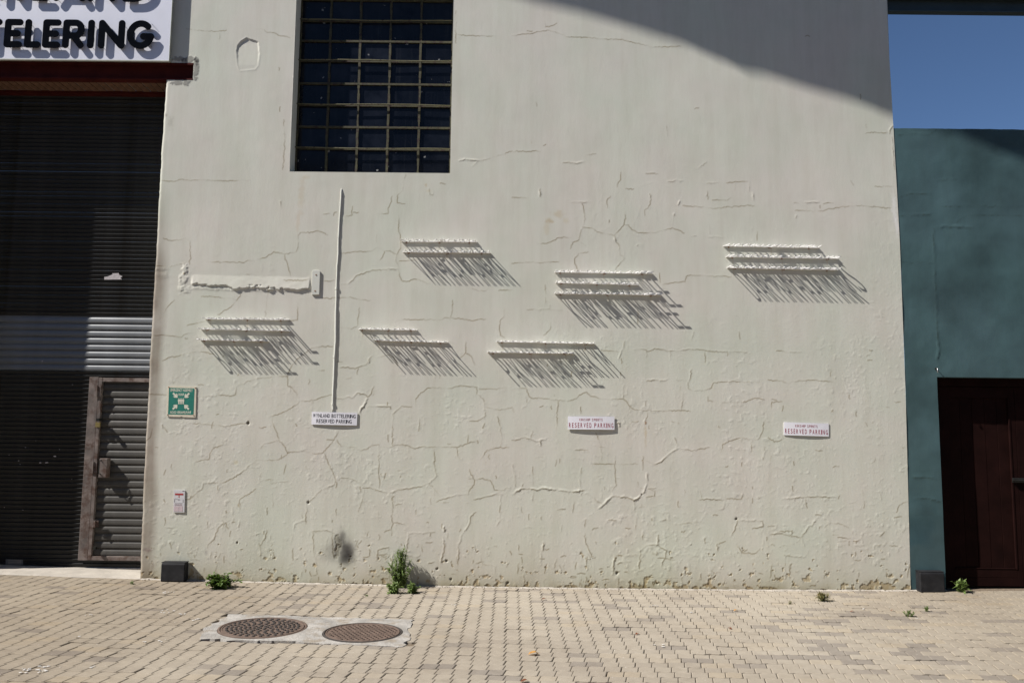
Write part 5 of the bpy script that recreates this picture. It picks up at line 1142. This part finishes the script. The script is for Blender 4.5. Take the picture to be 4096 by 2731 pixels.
# ------------------------------------------------------------------ weeds
def leafquad(mb, p, d, L, wd, droop=.25):
    d = Vector(d).normalized(); side = d.cross(Vector((0, 0, 1)))
    if side.length < .05: side = Vector((1, 0, 0))
    side.normalize(); up = side.cross(d); a = Vector(p); mid_ = a + d * L * .5 + up * L * .06; tip = a + d * L - Vector((0, 0, droop * L))
    mb.add([a, mid_ + side * wd, tip, mid_ - side * wd, mid_ - up * wd * .3], [(0, 1, 4), (1, 2, 4), (2, 3, 4), (3, 0, 4)])
def weed(px, py, h, w_, n, lab, cat, m, L=(.03, .06), lw=.3, stems=6, upr=.5, yoff=0, seed=1, group='weeds growing in the paving'):
    rd = random.Random(seed); g = gpt(px, py); t = thing('weed', lab, cat, (g.x, g.y, g.z), group)
    ms = MB(); ml = MB()
    for s_ in range(stems):
        a = rd.uniform(0, 6.28); lean = rd.uniform(.0, 1) * w_ / 2; hh = h * rd.uniform(.55, 1.0) * (1 - .45 * lean / (w_ / 2 + 1e-6))
        top = Vector((math.cos(a) * lean, math.sin(a) * lean * .6 + yoff, hh)); b0 = Vector((rd.gauss(0, w_ * .07), rd.gauss(0, w_ * .05), -.01))
        pts = [b0.lerp(top, k / 4) + Vector((rd.gauss(0, .004), rd.gauss(0, .004), .12 * hh * math.sin(k / 4 * 3.14))) for k in range(5)]
        ms.tube(pts, [.003, .0027, .0023, .0018, .001], 5)
        for k in range(n // stems):
            u = rd.random() ** .8; i = min(int(u * 4), 3); p = pts[i].lerp(pts[i + 1], u * 4 - i)
            az = rd.uniform(0, 6.28); el = rd.gauss(upr, .35); d = (math.cos(az) * math.cos(el), math.sin(az) * math.cos(el), math.sin(el)); LL_ = rd.uniform(*L) * (1.1 - .5 * u)
            leafquad(ml, p, d, LL_, LL_ * lw * rd.uniform(.7, 1.2), rd.uniform(0, .5))
    ms.build('stems', M_stem, t); o = ml.build('leaves', m, t); o['kind'] = 'stuff'
    return t
def kp_g(c, r, x, y): return KP(c, r, x, y)
weed(*kp_g(1, 3, 1330, 690), .43, .36, 2300, 'tall bushy green weed growing at the foot of the cream wall', 'weed', M_leafA, (.028, .065), .13, 46, .6, .0, 3)
weed(*kp_g(1, 3, 1265, 745), .12, .24, 420, 'low leafy weed at the left front foot of the tall weed', 'weed', M_leafA, (.03, .06), .26, 12, .5, 0, 4)
weed(*kp_g(1, 3, 1440, 740), .12, .2, 300, 'low leafy weed at the right front foot of the tall weed', 'weed', M_leafA, (.03, .055), .26, 10, .5, 0, 5)
weed(*kp_g(0, 3, 2025, 690), .16, .46, 620, 'broad dark green weed beside the left bait box', 'weed', M_leafB, (.04, .08), .38, 20, .4, 0, 6)
weed(*kp_g(3, 3, 1775, 735), .13, .2, 130, 'spiky green weed in front of the brown door', 'weed', M_leafA, (.06, .12), .16, 12, .8, 0, 7)
weed(*kp_g(0, 3, 1210, 660), .035, .07, 60, 'tiny weed in front of the shutter threshold', 'weed', M_leafA, (.015, .03), .25, 4, .6, 0, 8)
weed(*kp_g(3, 3, 495, 815), .075, .2, 320, 'dry brown grass tuft in the paving at right', 'grass tuft', M_dry, (.04, .10), .06, 18, 1.0, 0, 9)
weed(*kp_g(3, 3, 1298, 958), .06, .15, 180, 'pale green tuft in the paving, right of the dry tuft', 'grass tuft', M_leafA, (.02, .045), .12, 7, .9, 0, 10)
weed(*kp_g(3, 3, 1465, 908), .045, .09, 70, 'very small green tuft just behind the pale green tuft', 'grass tuft', M_leafA, (.02, .04), .14, 4, .9, 0, 11)
weed(*kp_g(1, 3, 1015, 770), .02, .03, 24, 'single tiny sprig left of the tall weed', 'weed', M_leafA, (.014, .025), .25, 3, .6, 0, 12)
weed(*kp_g(3, 3, 205, 840), .03, .035, 30, 'tiny dry tuft left of the brown grass tuft', 'grass tuft', M_dry, (.015, .035), .1, 4, 1.0, 0, 13)

# ------------------------------------------------------------------ fallen leaves, droppings
LV = [((2, 3, 200, 1308), .085, M_fall1, 'bright orange curled leaf on the paving, nearest the viewer', .2), ((2, 3, 1150, 1122), .045, M_fall2, 'small red brown leaf on the paving right of the orange leaf', .9),
      ((2, 3, 2000, 1072), .045, M_fall2, 'red brown leaf on the paving near the grey pavers', 2.0), ((2, 3, 295, 803), .05, M_fall2, 'brown leaf on the paving close to the wall, above the orange leaf', .1), ((2, 3, 2055, 905), .045, M_fall1, 'yellow brown leaf on the paving left of the dry tuft', .5),
      ((3, 3, 775, 917), .042, M_fall2, 'dark red leaf on the paving between the dry and green tufts', .1), ((3, 3, 1142, 906), .036, M_fall2, 'reddish leaf on the paving just left of the pale green tuft', 0), ((2, 3, 118, 1558), .06, M_fall2, 'dark red leaf at the bottom edge below the orange leaf', .4), ((3, 3, 1385, 715), .035, M_fall1, 'orange scrap of leaf at the left foot of the right bait box', 1.0)]
for (q, L, m, lab, ang) in LV:
    g = gpt(*KP(*q)); mb = MB(); v = []; f = []; N = 6
    for i in range(N + 1):
        t = i / N; wd = .30 * math.sin(math.pi * min(1, t * 1.02)) ** .8 * (1 - .3 * t) + .01; cz = .22 * math.sin(t * 3.0) + .03 * math.sin(t * 12)
        for s_ in (-1, 0, 1): v.append(((t - .5) * L, s_ * wd * L, (cz + (.16 if s_ else 0) * wd * 2) * L * .8 + .003))
    for i in range(N):
        for k in range(2): f.append((3 * i + k, 3 * i + k + 1, 3 * i + 4 + k, 3 * i + 3 + k))
    o = meshobj('fallen_leaf', v, f, m); o.location = g; o.rotation_euler = (0, 0, ang); tag(o, lab, 'leaf', 'fallen leaves on the paving')
mb = MB(); rd = random.Random(5)
for q, n, sp in (((0, 3, 340, 1435), 14, .05), ((0, 3, 345, 1460), 8, .03), ((0, 3, 815, 945), 6, .03), ((0, 3, 1535, 735), 8, .05), ((0, 3, 1530, 910), 8, .05), ((0, 3, 1690, 945), 4, .02), ((0, 3, 1800, 985), 3, .02), ((0, 3, 1330, 1190), 2, .01), ((0, 3, 1490, 1185), 3, .02), ((0, 3, 750, 1140), 1, .01), ((2, 3, 1290, 860), 4, .02), ((2, 3, 1645, 920), 3, .02), ((2, 3, 1375, 1225), 5, .03), ((3, 3, 1350, 978), 3, .02), ((3, 3, 890, 890), 2, .02), ((3, 3, 1110, 872), 1, .01), ((0, 3, 850, 1425), 2, .02), ((1, 3, 215, 1045), 6, .03), ((1, 3, 95, 1075), 4, .02), ((1, 3, 1820, 850), 2, .01)):
    g = gpt(*KP(*q))
    for i in range(n):
        x, y = g.x + rd.gauss(0, sp), g.y + rd.gauss(0, sp * .8); r = rd.uniform(.004, .011); K = 8
        mb.add([(x, y, gz(x) + .0065)] + [(x + r * rd.uniform(.6, 1.5) * math.cos(k * .785), y + r * rd.uniform(.6, 1.5) * math.sin(k * .785), gz(x) + .0045) for k in range(K)], [(0, 1 + k, 1 + (k + 1) % K) for k in range(K)])
o = mb.build('bird_droppings', M_drop); o['kind'] = 'stuff'
mb = MB(); rd = random.Random(9)
for i in range(900):
    x = rd.uniform(float(xl(.1)), 5.2); cl = .5 + .5 * math.sin(x * 2.3) * math.sin(x * 5.1 + 1)
    if rd.random() > .25 + .75 * cl: continue
    y = -.012 - abs(rd.gauss(0, .035)); z = gz(x) + (.004 if y > -.03 else .0); r = rd.uniform(.002, .0075); a = rd.uniform(0, 6.28)
    p = [(x + r * math.cos(a + k * 1.57) * rd.uniform(.5, 1.6), y + r * math.sin(a + k * 1.57) * rd.uniform(.5, 1.2), z) for k in range(4)]
    mb.add(p + [(x, y, z + r * rd.uniform(.4, 1.3))], [(0, 1, 4), (1, 2, 4), (2, 3, 4), (3, 0, 4)])
o = mb.build('wall_foot_litter', mat('soil_litter', (.13, .10, .065), 1.0, .6, 60)); o['kind'] = 'stuff'
